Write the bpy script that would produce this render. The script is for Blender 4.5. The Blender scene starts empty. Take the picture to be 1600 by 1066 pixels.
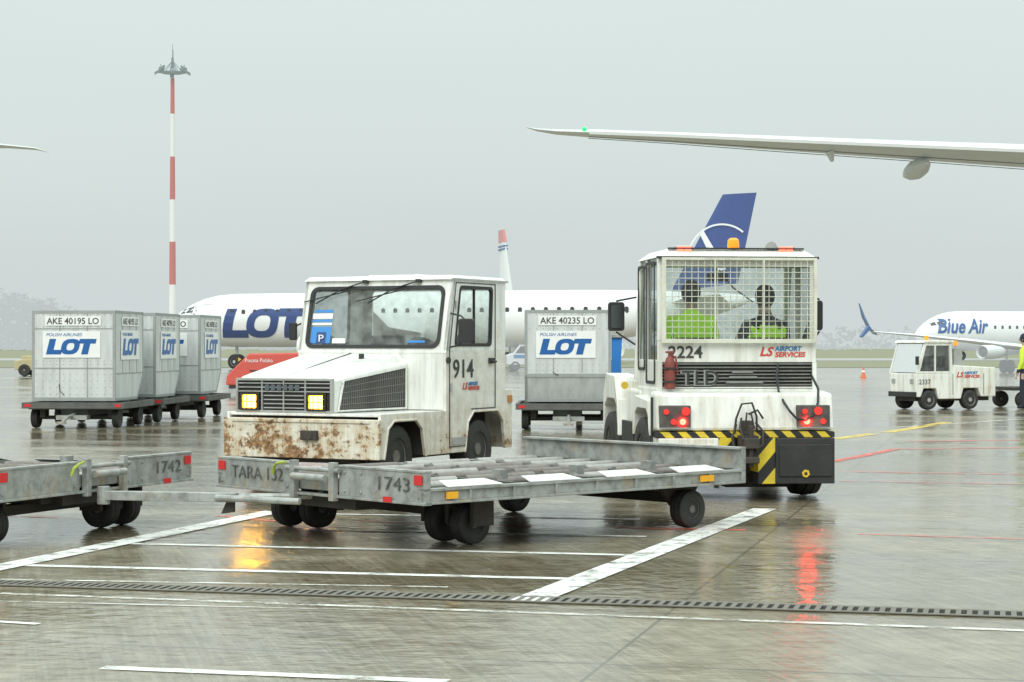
import bpy, bmesh, math, random
from mathutils import Vector, Matrix
random.seed(7)
D=bpy.data; SC=bpy.context.scene; COL=SC.collection
R=math.radians
try:
    SC.view_settings.view_transform='Standard'; SC.view_settings.look='None'; SC.view_settings.exposure=0
except Exception: pass

# ------------------------------------------------------------------ materials
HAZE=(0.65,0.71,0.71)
def M(name,col,rough=.5,metal=0.0,dirt=.0,dcol=(.13,.11,.08),scale=4,haze=0,emit=0,rust=None,bump=0,streak=False,coat=0,alpha=1,stripes=None):
    m=D.materials.new(name); m.use_nodes=True; nt=m.node_tree; N=nt.nodes; Lk=nt.links
    b=N['Principled BSDF']; out=N['Material Output']
    b.inputs['Roughness'].default_value=rough; b.inputs['Metallic'].default_value=metal
    b.inputs['Coat Weight'].default_value=coat; b.inputs['Coat Roughness'].default_value=.08
    tc=N.new('ShaderNodeTexCoord')
    no=N.new('ShaderNodeTexNoise'); no.inputs['Scale'].default_value=scale; no.inputs['Detail'].default_value=8; no.inputs['Roughness'].default_value=.65
    mp=N.new('ShaderNodeMapping')
    if streak: mp.inputs['Scale'].default_value=(3,3,.35)
    Lk.new(tc.outputs['Object'],mp.inputs[0]); Lk.new(mp.outputs[0],no.inputs['Vector'])
    ra=N.new('ShaderNodeValToRGB'); ra.color_ramp.elements[0].position=.42; ra.color_ramp.elements[1].position=.78
    Lk.new(no.outputs['Fac'],ra.inputs[0])
    mu=N.new('ShaderNodeMath'); mu.operation='MULTIPLY'; mu.inputs[1].default_value=dirt; Lk.new(ra.outputs[0],mu.inputs[0])
    mx=N.new('ShaderNodeMix'); mx.data_type='RGBA'; mx.inputs[6].default_value=(*col,1); mx.inputs[7].default_value=(*dcol,1)
    Lk.new(mu.outputs[0],mx.inputs[0]); last=mx.outputs[2]
    if stripes:
        sx,sz,w,c2=stripes
        sp=N.new('ShaderNodeSeparateXYZ'); Lk.new(tc.outputs['Object'],sp.inputs[0])
        a=N.new('ShaderNodeMath'); a.operation='MULTIPLY_ADD'; a.inputs[1].default_value=sx/w; Lk.new(sp.outputs[0],a.inputs[0])
        c=N.new('ShaderNodeMath'); c.operation='MULTIPLY'; c.inputs[1].default_value=sz/w; Lk.new(sp.outputs[2],c.inputs[0]); Lk.new(c.outputs[0],a.inputs[2])
        f=N.new('ShaderNodeMath'); f.operation='FRACT'; Lk.new(a.outputs[0],f.inputs[0])
        g=N.new('ShaderNodeMath'); g.operation='GREATER_THAN'; g.inputs[1].default_value=.5; Lk.new(f.outputs[0],g.inputs[0])
        m2=N.new('ShaderNodeMix'); m2.data_type='RGBA'; m2.inputs[7].default_value=(*c2,1); Lk.new(g.outputs[0],m2.inputs[0]); Lk.new(last,m2.inputs[6]); last=m2.outputs[2]
    if rust:
        zr,am,th,rsc=rust
        sp=N.new('ShaderNodeSeparateXYZ'); Lk.new(tc.outputs['Object'],sp.inputs[0])
        mr=N.new('ShaderNodeMapRange'); mr.inputs['From Min'].default_value=zr; mr.inputs['From Max'].default_value=zr-.4
        Lk.new(sp.outputs[2],mr.inputs[0])
        def nz(sc,det,scl,vec=None):
            mm=N.new('ShaderNodeMapping'); mm.inputs['Scale'].default_value=scl; Lk.new(tc.outputs['Object'],mm.inputs[0])
            n=N.new('ShaderNodeTexNoise'); n.inputs['Scale'].default_value=sc; n.inputs['Detail'].default_value=det; n.inputs['Roughness'].default_value=.75; Lk.new(mm.outputs[0],n.inputs['Vector']); return n.outputs['Fac']
        big=nz(1.6,3,(1,1,2.2)); fine=nz(rsc,14,(.8,.8,.9)); st_=nz(9,8,(1,1,.12))
        def mth(op,a_,b_,c_=None):
            n=N.new('ShaderNodeMath'); n.operation=op
            for i,x in enumerate((a_,b_,c_)):
                if x is None: continue
                if isinstance(x,(int,float)): n.inputs[i].default_value=x
                else: Lk.new(x,n.inputs[i])
            return n.outputs[0]
        val=mth('ADD',mth('MULTIPLY',fine,.50),mth('ADD',mth('MULTIPLY',st_,.16),mth('ADD',mth('MULTIPLY',big,.34),mth('MULTIPLY',mr.outputs[0],am))))
        sv=mth('ADD',mth('MULTIPLY',st_,.6),mth('ADD',mth('MULTIPLY',big,.4),mth('MULTIPLY',mr.outputs[0],am)))
        r1=N.new('ShaderNodeValToRGB'); r1.color_ramp.elements[0].position=th-.10; r1.color_ramp.elements[1].position=th+.06; r1.color_ramp.elements[1].color=(.75,.75,.75,1); Lk.new(sv,r1.inputs[0])
        m4=N.new('ShaderNodeMix'); m4.data_type='RGBA'; m4.inputs[7].default_value=(.50,.37,.21,1); Lk.new(r1.outputs[0],m4.inputs[0]); Lk.new(last,m4.inputs[6]); last=m4.outputs[2]
        r2=N.new('ShaderNodeValToRGB'); r2.color_ramp.elements[0].position=th; r2.color_ramp.elements[1].position=min(1,th+.03); Lk.new(val,r2.inputs[0])
        n3=N.new('ShaderNodeTexNoise'); n3.inputs['Scale'].default_value=24; n3.inputs['Detail'].default_value=6; Lk.new(tc.outputs['Object'],n3.inputs['Vector'])
        r3=N.new('ShaderNodeValToRGB'); r3.color_ramp.elements[0].color=(.10,.06,.035,1); r3.color_ramp.elements[0].position=.35; r3.color_ramp.elements[1].color=(.46,.25,.10,1); r3.color_ramp.elements[1].position=.68; Lk.new(n3.outputs['Fac'],r3.inputs[0])
        m3=N.new('ShaderNodeMix'); m3.data_type='RGBA'; Lk.new(r2.outputs[0],m3.inputs[0]); Lk.new(last,m3.inputs[6]); Lk.new(r3.outputs[0],m3.inputs[7]); last=m3.outputs[2]
    Lk.new(last,b.inputs['Base Color'])
    if dirt>0:
        rr_=N.new('ShaderNodeMapRange'); rr_.inputs['To Min'].default_value=rough; rr_.inputs['To Max'].default_value=min(1,rough+.3); Lk.new(no.outputs['Fac'],rr_.inputs[0]); Lk.new(rr_.outputs[0],b.inputs['Roughness'])
    if bump:
        bp=N.new('ShaderNodeBump'); bp.inputs['Strength'].default_value=bump; bp.inputs['Distance'].default_value=.02; Lk.new(no.outputs['Fac'],bp.inputs['Height']); Lk.new(bp.outputs[0],b.inputs['Normal'])
    if emit:
        b.inputs['Emission Color'].default_value=(*col,1); b.inputs['Emission Strength'].default_value=emit
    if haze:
        e=N.new('ShaderNodeEmission'); e.inputs[0].default_value=(*HAZE,1); ms=N.new('ShaderNodeMixShader'); ms.inputs[0].default_value=haze  # aerial haze painted in: fixed share of sky-coloured glow per material
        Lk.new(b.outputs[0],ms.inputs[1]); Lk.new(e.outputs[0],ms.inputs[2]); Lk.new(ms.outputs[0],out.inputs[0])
    return m
def glass(name,tint=(.75,.8,.78),refl=.12,dark=0):
    m=D.materials.new(name); m.use_nodes=True; nt=m.node_tree; N=nt.nodes; Lk=nt.links; N.remove(N['Principled BSDF']); out=N['Material Output']
    t=N.new('ShaderNodeBsdfTransparent'); t.inputs[0].default_value=(*tint,1)
    g=N.new('ShaderNodeBsdfGlossy'); g.inputs['Roughness'].default_value=.05
    d=N.new('ShaderNodeBsdfDiffuse'); d.inputs[0].default_value=(.6,.63,.61,1)
    f=N.new('ShaderNodeFresnel'); f.inputs[0].default_value=1.5
    m1=N.new('ShaderNodeMixShader'); Lk.new(f.outputs[0],m1.inputs[0]); Lk.new(t.outputs[0],m1.inputs[1]); Lk.new(g.outputs[0],m1.inputs[2])
    tc=N.new('ShaderNodeTexCoord'); no=N.new('ShaderNodeTexNoise'); no.inputs['Scale'].default_value=9; no.inputs['Detail'].default_value=9; Lk.new(tc.outputs['Object'],no.inputs['Vector'])
    ra=N.new('ShaderNodeMapRange'); ra.inputs['From Min'].default_value=.35; ra.inputs['From Max'].default_value=.8; ra.inputs['To Min'].default_value=refl*.4; ra.inputs['To Max'].default_value=refl*2.2; Lk.new(no.outputs['Fac'],ra.inputs[0])
    m2=N.new('ShaderNodeMixShader'); Lk.new(ra.outputs[0],m2.inputs[0]); Lk.new(m1.outputs[0],m2.inputs[1]); Lk.new(d.outputs[0],m2.inputs[2])
    Lk.new(m2.outputs[0],out.inputs[0]); return m

WH=M('white_paint_dirty',(.84,.85,.81),.32,dirt=.75,dcol=(.42,.42,.37),scale=3.4,streak=True,coat=.3,rust=(.75,.09,.645,11))
WHH=M('hood_paint_grimy',(.83,.84,.80),.35,dirt=.65,dcol=(.45,.45,.40),scale=5,coat=.3,rust=(.95,.06,.665,14),bump=.05)
WHR=M('white_paint_rusty',(.80,.79,.73),.42,dirt=.75,dcol=(.46,.42,.33),scale=4,rust=(.85,.10,.615,15),bump=.12)
WHB=M('bumper_paint_peeling',(.78,.77,.68),.45,dirt=.7,dcol=(.48,.43,.31),scale=4,rust=(1.02,.09,.585,17),bump=.2)
WHT=M('tug_white',(.83,.84,.79),.32,dirt=.85,dcol=(.48,.46,.38),scale=3,streak=True,coat=.3,rust=(.98,.07,.67,12))
RUB=M('tyre_rubber',(.028,.028,.027),.5,dirt=.5,dcol=(.07,.065,.055),scale=8,bump=.2)
BLK=M('black_plastic',(.022,.023,.024),.45,dirt=.4,dcol=(.075,.072,.065))
RIM=M('dirty_rim',(.18,.17,.155),.55,dirt=.7,dcol=(.06,.05,.04),scale=9)
DRK=M('dark_underbody',(.04,.037,.034),.65,dirt=.6,dcol=(.11,.085,.06))
CHR=M('grey_metal',(.50,.51,.49),.35,.6,dirt=.5)
GLV=M('galvanised_steel',(.40,.42,.405),.40,.35,dirt=1,dcol=(.14,.135,.115),scale=8,bump=.15,rust=(.3,.05,.625,12))
GLVL=M('pale_steel_plate',(.74,.76,.74),.35,.15,dirt=.6,dcol=(.30,.29,.26),scale=9)
ROL=M('roller_steel',(.42,.41,.39),.3,.45,dirt=.7,dcol=(.17,.145,.12),scale=6)
ROL2=M('roller_worn',(.24,.215,.195),.35,.4,dirt=.8,dcol=(.10,.08,.065),scale=7)
ALU=M('container_aluminium',(.64,.67,.665),.36,.25,dirt=.75,dcol=(.38,.40,.395),scale=2.8,streak=True,bump=.28)
ALUD=M('container_rail',(.36,.385,.38),.4,.4,dirt=.5,dcol=(.22,.22,.21))
PLC=M('placard_white',(.83,.85,.84),.4,dirt=.3,dcol=(.55,.56,.55))
LBL=M('logo_blue',(.012,.11,.36),.4)
NAV=M('lettering_navy',(.02,.055,.20),.4,haze=.04)
INK=M('ink_black',(.035,.035,.035),.5,dirt=.5,dcol=(.2,.2,.19),scale=30)
INKW=M('ink_worn',(.07,.07,.07),.5,dirt=.7,dcol=(.28,.27,.24),scale=25)
RED=M('red_reflector',(.62,.03,.03),.3)
REDP=M('fire_red',(.24,.035,.028),.45,dirt=.7)
YEL=M('yellow_paint',(.75,.50,.02),.45,dirt=.4)
AMB=M('amber_lens',(1.0,.32,.02),.3,emit=.5)
REDL=M('red_lamp_lit',(1.0,.007,.004),.3,emit=120)
REDM=M('red_lens',(.65,.03,.025),.25,emit=.7)
HEAD=M('headlamp_lit',(1.0,.45,.016),.3,emit=58)
LSR=M('service_red',(.60,.06,.04),.4); LSB=M('service_blue',(.03,.20,.45),.4)
HAZ=M('hazard_stripes',(.78,.60,.03),.45,dirt=.5,stripes=(1,1,.17,(.02,.02,.02)))
HIV=M('hi_vis_cloth',(.40,.80,.03),.7,emit=.25)
HIVO=M('hi_vis_yellow',(.62,.78,.05),.7)
CLO=M('dark_cloth',(.02,.025,.04),.8); HAIR=M('dark_hair',(.02,.016,.013),.7); SKIN=M('skin',(.50,.32,.25),.5)
SEAT=M('seat_vinyl',(.03,.032,.035),.6)
GLS=glass('cab_glass',(.86,.91,.89),.16)
GLM=glass('misted_glass',(.84,.89,.88),.16)
GLC=glass('clear_glass',(.92,.95,.94),.06)
GLD=glass('cab_glass_dark',(.5,.55,.55),.1)
GBL=M('blue_paper',(.05,.25,.62),.5)

# ------------------------------------------------------------------ mesh builder
class P:
    def __init__(s): s.bm=bmesh.new()
    def v(s,p): return s.bm.verts.new(p)
    def poly(s,pts):
        try: return s.bm.faces.new([s.v(p) for p in pts])
        except ValueError: return None
    def hexa(s,p):
        v=[s.v(q) for q in p]
        for f in ((0,3,2,1),(4,5,6,7),(0,1,5,4),(1,2,6,5),(2,3,7,6),(3,0,4,7)): s.bm.faces.new([v[i] for i in f])
        return s
    def box(s,x0,x1,y0,y1,z0,z1):
        return s.hexa([(x0,y0,z0),(x1,y0,z0),(x1,y1,z0),(x0,y1,z0),(x0,y0,z1),(x1,y0,z1),(x1,y1,z1),(x0,y1,z1)])
    def prism(s,pts,off):
        off=Vector(off); a=[s.v(p) for p in pts]; b=[s.v(Vector(p)+off) for p in pts]; n=len(a)
        s.bm.faces.new(a); s.bm.faces.new(b[::-1])
        for i in range(n): s.bm.faces.new([a[i],b[i],b[(i+1)%n],a[(i+1)%n]])
        return s
    def frame(s,o,i,off):
        off=Vector(off); n=len(o)
        O=[s.v(p) for p in o]; I=[s.v(p) for p in i]; O2=[s.v(Vector(p)+off) for p in o]; I2=[s.v(Vector(p)+off) for p in i]
        for k in range(n):
            j=(k+1)%n
            s.bm.faces.new([O[k],O[j],I[j],I[k]]); s.bm.faces.new([O2[k],I2[k],I2[j],O2[j]])
            s.bm.faces.new([O[k],O2[k],O2[j],O[j]]); s.bm.faces.new([I[k],I[j],I2[j],I2[k]])
        return s
    def loft(s,rings,cap=True):
        rs=[[s.v(p) for p in r] for r in rings]; n=len(rs[0])
        for a,b in zip(rs,rs[1:]):
            for i in range(n): s.bm.faces.new([a[i],a[(i+1)%n],b[(i+1)%n],b[i]])
        if cap: s.bm.faces.new(rs[0][::-1]); s.bm.faces.new(rs[-1])
        return s
    def cyl(s,p0,p1,r0,r1=None,n=16):
        r1=r0 if r1 is None else r1; p0=Vector(p0); p1=Vector(p1); d=(p1-p0).normalized()
        u=d.orthogonal().normalized(); w=d.cross(u)
        rg=lambda c,r:[c+(u*math.cos(2*math.pi*i/n)+w*math.sin(2*math.pi*i/n))*r for i in range(n)]
        return s.loft([rg(p0,r0),rg(p1,r1)])
    def tube(s,pts,r,n=8):
        pts=[Vector(p) for p in pts]; rings=[]; u=(pts[1]-pts[0]).orthogonal().normalized()
        for i,p in enumerate(pts):
            d=((pts[min(i+1,len(pts)-1)]-pts[max(i-1,0)])).normalized(); u=(u-d*u.dot(d)).normalized(); w=d.cross(u)
            rings.append([p+(u*math.cos(2*math.pi*k/n)+w*math.sin(2*math.pi*k/n))*r for k in range(n)])
        return s.loft(rings)
    def lathe(s,c,ax,prof,n=28):
        c=Vector(c); d=Vector(ax).normalized(); u=d.orthogonal().normalized(); w=d.cross(u)
        return s.loft([[c+d*t+(u*math.cos(2*math.pi*i/n)+w*math.sin(2*math.pi*i/n))*r for i in range(n)] for r,t in prof])
    def sph(s,c,rx,ry=None,rz=None,n=12):
        ry=rx if ry is None else ry; rz=rx if rz is None else rz; c=Vector(c)
        rings=[]
        for j in range(1,n):
            a=math.pi*j/n; rings.append([c+Vector((rx*math.sin(a)*math.cos(2*math.pi*i/16),ry*math.sin(a)*math.sin(2*math.pi*i/16),rz*math.cos(a))) for i in range(16)])
        return s.loft(rings)
    def done(s,name,mat,parent=None,bevel=0,smooth=False,label=None):
        bmesh.ops.recalc_face_normals(s.bm,faces=s.bm.faces)
        me=D.meshes.new(name); s.bm.to_mesh(me); s.bm.free(); me.materials.append(mat)
        if smooth:
            for p in me.polygons: p.use_smooth=True
            try: me.set_sharp_from_angle(angle=R(38))
            except Exception: pass
        o=D.objects.new(name,me); COL.objects.link(o)
        if parent: o.parent=parent
        if bevel:
            b=o.modifiers.new('b','BEVEL'); b.width=bevel; b.segments=2; b.limit_method='ANGLE'; b.angle_limit=R(35)
        if label: o['label']=label
        return o
def thing(name,label,cat,loc=(0,0,0),rot=0,group=None):
    e=D.objects.new(name,None); COL.objects.link(e); e.location=loc; e.rotation_euler=(0,0,rot); e.empty_display_size=.2
    e['label']=label; e['category']=cat
    if group: e['group']=group
    return e
def rr(u0,u1,v0,v1,r,k=4):
    pts=[]
    for cx,cy,a0 in ((u1-r,v1-r,0),(u0+r,v1-r,90),(u0+r,v0+r,180),(u1-r,v0+r,270)):
        for i in range(k+1):
            a=R(a0+90*i/k); pts.append((cx+r*math.cos(a),cy+r*math.sin(a)))
    return pts
def textmesh(t,size,bold=0,shear=0,sx=1,ext=.0015,align='LEFT'):
    c=D.curves.new('t','FONT'); c.body=t; c.size=size; c.offset=bold; c.shear=shear; c.extrude=ext; c.align_x=align; c.resolution_u=3
    o=D.objects.new('t',c); COL.objects.link(o)
    dg=bpy.context.evaluated_depsgraph_get(); me=D.meshes.new_from_object(o.evaluated_get(dg)); D.objects.remove(o); D.curves.remove(c)
    me.transform(Matrix.Scale(sx,4,(1,0,0))); return me
def place(me,loc,r):
    r=Vector(r).normalized(); u=Vector((0,0,1)); n=r.cross(u)
    me.transform(Matrix(((r.x,u.x,n.x,loc[0]),(r.y,u.y,n.y,loc[1]),(r.z,u.z,n.z,loc[2]),(0,0,0,1))))
def text(t,size,mat,parent,loc,r,name='lettering',fitw=None,**k):
    me=textmesh(t,size,**k)
    if fitw:
        xs=[v.co.x for v in me.vertices]; w=max(xs)-min(xs); me.transform(Matrix.Scale(fitw/w,4,(1,0,0)))
    place(me,loc,r); me.materials.clear(); me.materials.append(mat)
    o=D.objects.new(name,me); COL.objects.link(o); o.parent=parent; return o
def logo_polys(sc,sx=.85,w=0):
    sh=.25; polys=[]
    def add(pts): polys.append([((x+sh*y)*sx*sc,y*sc) for x,y in pts])
    add([(0,0),(.43-w,0),(.43-w,1),(0,1)]); add([(.43-w,0),(1.0,0),(1.0,.29-w*.6),(.43-w,.29-w*.6)])
    n=28
    for i in range(n):
        a,b=2*math.pi*i/n,2*math.pi*(i+1)/n
        f=lambda t,rx,ry:(1.50+rx*math.copysign(abs(math.cos(t))**.75,math.cos(t)),.5+ry*math.copysign(abs(math.sin(t))**.75,math.sin(t)))
        add([f(a,.60,.5),f(b,.60,.5),f(b,.25+w,.24+w*.6),f(a,.25+w,.24+w*.6)])
    add([(2.0,.70+w*.5),(3.12,.70+w*.5),(3.12,1),(2.0,1)]); add([(2.34+w*.4,0),(2.78-w*.4,0),(2.78-w*.4,.70+w*.5),(2.34+w*.4,.70+w*.5)])
    return polys
def logo(parent,loc,r,h,mat,name='airline_logo',sx=.85):
    p=P(); r=Vector(r).normalized(); n=r.cross(Vector((0,0,1)))
    for pl in logo_polys(h,sx): p.prism([Vector(loc)+r*x+Vector((0,0,y)) for x,y in pl],n*.002)
    return p.done(name,mat,parent)
def wheel(parent,c,ax,r,w,rimf=.55,name='wheel',n=28,rim=None,tyre=None):
    a=Vector(ax).normalized(); c=Vector(c)
    p=P(); p.lathe(c,a,[(.02,-w*.42),(r*.2,-w*.44),(r*.22,-w*.3),(r*rimf*.85,-w*.28),(r*rimf,-w*.44),(r*rimf,w*.44),(r*rimf*.85,w*.28),(r*.22,w*.3),(r*.2,w*.44),(.02,w*.42)],n)
    wo=p.done(name,rim or RIM,parent,smooth=True)
    p=P(); p.lathe(c,a,[(r*rimf*.98,-w*.4),(r*rimf*1.05,-w*.5),(r*.86,-w*.52),(r*.96,-w*.44),(r*.985,-w*.2),(r*.955,-w*.17),(r*.955,-w*.13),(r,-w*.1),(r,w*.1),(r*.955,w*.13),(r*.955,w*.17),(r*.985,w*.2),(r*.96,w*.44),(r*.86,w*.52),(r*rimf*1.05,w*.5),(r*rimf*.98,w*.4)],n)
    p.done('tyre',tyre or RUB,wo,smooth=True); return wo
def service_mark(parent,loc,r,h):
    r=Vector(r).normalized(); L=Vector(loc)
    text('LS',h*1.15,LSR,parent,L,r,bold=.03*h,shear=.3,fitw=h*1.35)
    text('AIRPORT',h*.62,LSB,parent,L+r*h*1.5+Vector((0,0,h*.45)),r,bold=.02*h,shear=.15,fitw=h*2.6)
    text('SERVICES',h*.62,LSR,parent,L+r*h*1.5+Vector((0,0,-.1*h)),r,bold=.02*h,shear=.15,fitw=h*2.9)

# ------------------------------------------------------------------ camera / light / world
cam=D.cameras.new('Camera'); co=D.objects.new('Camera',cam); COL.objects.link(co); SC.camera=co
co.location=(0,0,1.5); co.rotation_euler=(R(90),0,0); cam.lens=70; cam.sensor_width=36; cam.shift_y=.0044; cam.clip_start=.1; cam.clip_end=6000
w=D.worlds.new('World'); SC.world=w; w.use_nodes=True; nt=w.node_tree; N=nt.nodes; Lk=nt.links
bg=N['Background']; out=N['World Output']
SUN_E,SUN_A=42,200
sk=N.new('ShaderNodeTexSky'); sk.sky_type='NISHITA'; sk.sun_disc=False; sk.sun_elevation=R(SUN_E); sk.sun_rotation=R(SUN_A); sk.dust_density=6
Lk.new(sk.outputs[0],bg.inputs[0]); bg.inputs[1].default_value=.08
tc=N.new('ShaderNodeTexCoord'); sp=N.new('ShaderNodeSeparateXYZ'); Lk.new(tc.outputs['Generated'],sp.inputs[0])
cr=N.new('ShaderNodeValToRGB'); e=cr.color_ramp.elements
e[0].position=0; e[0].color=(.665,.728,.728,1); e[1].position=.2; e[1].color=(.75,.85,.82,1)
x=e.new(.05); x.color=(.67,.74,.732,1); x=e.new(.10); x.color=(.71,.795,.775,1)
cn=N.new('ShaderNodeTexNoise'); cn.inputs['Scale'].default_value=2.2; cn.inputs['Detail'].default_value=4
mpn=N.new('ShaderNodeMapping'); mpn.inputs['Scale'].default_value=(1,1,4); Lk.new(tc.outputs['Generated'],mpn.inputs[0]); Lk.new(mpn.outputs[0],cn.inputs['Vector'])
ad=N.new('ShaderNodeMath'); ad.operation='MULTIPLY_ADD'; ad.inputs[1].default_value=.12; Lk.new(cn.outputs['Fac'],ad.inputs[0]); 
sb=N.new('ShaderNodeMath'); sb.operation='SUBTRACT'; sb.inputs[1].default_value=.05; Lk.new(sp.outputs[2],sb.inputs[0]); Lk.new(sb.outputs[0],ad.inputs[2])
Lk.new(ad.outputs[0],cr.inputs[0])
b2=N.new('ShaderNodeBackground'); Lk.new(cr.outputs[0],b2.inputs[0])
mr=N.new('ShaderNodeMapRange'); mr.inputs['From Min'].default_value=.18; mr.inputs['From Max'].default_value=.8; mr.inputs['To Min'].default_value=1; mr.inputs['To Max'].default_value=2.3
Lk.new(sp.outputs[2],mr.inputs[0]); Lk.new(mr.outputs[0],b2.inputs[1])
ms=N.new('ShaderNodeMixShader'); ms.inputs[0].default_value=.93; Lk.new(bg.outputs[0],ms.inputs[1]); Lk.new(b2.outputs[0],ms.inputs[2]); Lk.new(ms.outputs[0],out.inputs[0])
sl=D.lights.new('Sun','SUN'); sl.energy=1.4; sl.angle=R(35); sl.color=(1,.97,.94); so=D.objects.new('Sun',sl); COL.objects.link(so)
az=R(SUN_A); dv=Vector((math.sin(az)*math.cos(R(SUN_E)),math.cos(az)*math.cos(R(SUN_E)),math.sin(R(SUN_E))))
so.rotation_euler=dv.to_track_quat('Z','Y').to_euler()

# ------------------------------------------------------------------ ground
def ground_material():
    m=D.materials.new('wet_concrete'); m.use_nodes=True; nt=m.node_tree; N=nt.nodes; Lk=nt.links; b=N['Principled BSDF']
    tc=N.new('ShaderNodeTexCoord'); rot=N.new('ShaderNodeMapping'); rot.inputs['Rotation'].default_value=(0,0,R(14)); Lk.new(tc.outputs['Object'],rot.inputs[0])
    def noise(sc,det,vec,ro=.6):
        n=N.new('ShaderNodeTexNoise'); n.inputs['Scale'].default_value=sc; n.inputs['Detail'].default_value=det; n.inputs['Roughness'].default_value=ro; Lk.new(vec,n.inputs['Vector']); return n.outputs['Fac']
    def ramp(i,p0,p1,c0=(0,0,0,1),c1=(1,1,1,1)):
        r=N.new('ShaderNodeValToRGB'); r.color_ramp.elements[0].position=p0; r.color_ramp.elements[1].position=p1; r.color_ramp.elements[0].color=c0; r.color_ramp.elements[1].color=c1; Lk.new(i,r.inputs[0]); return r.outputs[0]
    def math_(op,a,c=None,d=None):
        n=N.new('ShaderNodeMath'); n.operation=op
        for i,x in enumerate((a,c,d)):
            if x is None: continue
            if isinstance(x,(int,float)): n.inputs[i].default_value=x
            else: Lk.new(x,n.inputs[i])
        return n.outputs[0]
    V=rot.outputs[0]
    sq=N.new('ShaderNodeMapping'); sq.inputs['Scale'].default_value=(.35,1,1); Lk.new(V,sq.inputs[0])
    puddle=ramp(noise(.55,6,sq.outputs[0],.65),.40,.56)
    mott=noise(3.2,10,V,.72)
    fine=noise(28,5,V,.7)
    br=N.new('ShaderNodeMapping'); br.inputs['Rotation'].default_value=(0,0,R(62)); Lk.new(V,br.inputs[0])
    br2=N.new('ShaderNodeMapping'); br2.inputs['Scale'].default_value=(.8,24,1); Lk.new(br.outputs[0],br2.inputs[0])
    broom=noise(1,4,br2.outputs[0],.75)
    brc=ramp(broom,.40,.70)
    s=N.new('ShaderNodeSeparateXYZ'); Lk.new(V,s.inputs[0])
    def joint(o,per,wd,off):
        f=math_('FRACT',math_('MULTIPLY_ADD',o,1/per,off)); d=math_('ABSOLUTE',math_('SUBTRACT',f,.5)); return math_('GREATER_THAN',d,.5-wd/per)
    j=math_('MAXIMUM',joint(s.outputs[0],5,.010,.37),joint(s.outputs[1],5,.016,.16))
    cx=math_('FLOOR',math_('MULTIPLY_ADD',s.outputs[0],.2,.87)); cy=math_('FLOOR',math_('MULTIPLY_ADD',s.outputs[1],.2,.66))
    cv=N.new('ShaderNodeCombineXYZ'); Lk.new(cx,cv.inputs[0]); Lk.new(cy,cv.inputs[1])
    wn=N.new('ShaderNodeTexWhiteNoise'); wn.noise_dimensions='2D'; Lk.new(cv.outputs[0],wn.inputs['Vector'])
    col=ramp(mott,.3,.72,(.125,.103,.062,1),(.335,.30,.215,1))
    def mix(f,a,c,mode='MIX'):
        n=N.new('ShaderNodeMix'); n.data_type='RGBA'; n.blend_type=mode
        for i,x in ((0,f),(6,a),(7,c)):
            if isinstance(x,(int,float)): n.inputs[i].default_value=x
            elif isinstance(x,tuple): n.inputs[i].default_value=x
            else: Lk.new(x,n.inputs[i])
        return n.outputs[2]
    slab=N.new('ShaderNodeMapRange'); slab.inputs['To Min'].default_value=.78; slab.inputs['To Max'].default_value=1.2; Lk.new(wn.outputs['Value'],slab.inputs[0])
    sc_=N.new('ShaderNodeVectorMath'); sc_.operation='SCALE'; Lk.new(col,sc_.inputs[0]); Lk.new(slab.outputs[0],sc_.inputs['Scale'])
    c=mix(puddle,sc_.outputs[0],mix(1.0,sc_.outputs[0],(.70,.66,.58,1),'MULTIPLY'))
    c=mix(math_('MULTIPLY',brc,.34),c,(.50,.47,.38,1))
    c=mix(math_('MULTIPLY',j,.6),c,(.04,.04,.03,1))
    Lk.new(c,b.inputs['Base Color'])
    dry=math_('SUBTRACT',1,puddle)
    ro=math_('MULTIPLY_ADD',math_('MULTIPLY',dry,mott),.28,.05); Lk.new(ro,b.inputs['Roughness'])
    b.inputs['IOR'].default_value=1.47
    wav=noise(7,2,tc.outputs['Object'],.5)
    h=math_('ADD',math_('MULTIPLY',broom,1.2),math_('ADD',math_('MULTIPLY',fine,.30),math_('MULTIPLY',mott,.8)))
    h=math_('ADD',math_('MULTIPLY',h,math_('MULTIPLY_ADD',dry,.75,.22)),math_('MULTIPLY',wav,1.25))
    bp=N.new('ShaderNodeBump'); bp.inputs['Strength'].default_value=.36; bp.inputs['Distance'].default_value=.012; Lk.new(h,bp.inputs['Height']); Lk.new(bp.outputs[0],b.inputs['Normal'])
    return m
def sheet(name,pts,mat,z):
    p=P(); p.poly([(x,y,z) for x,y in pts]); o=p.done(name,mat); o['kind']='structure'
    if o.data.polygons[0].normal.z<0: o.data.flip_normals()
    return o
GM=ground_material()
sheet('ground',[(-2500,-300),(2500,-300),(2500,4000),(-2500,4000)],GM,0)
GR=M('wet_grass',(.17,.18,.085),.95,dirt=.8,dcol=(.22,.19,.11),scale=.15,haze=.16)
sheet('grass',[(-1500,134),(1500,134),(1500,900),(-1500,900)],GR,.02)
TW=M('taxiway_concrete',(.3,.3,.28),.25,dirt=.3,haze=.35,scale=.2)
sheet('taxiway',[(-1500,192),(1500,192),(1500,225),(-1500,225)],TW,.05)
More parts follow.
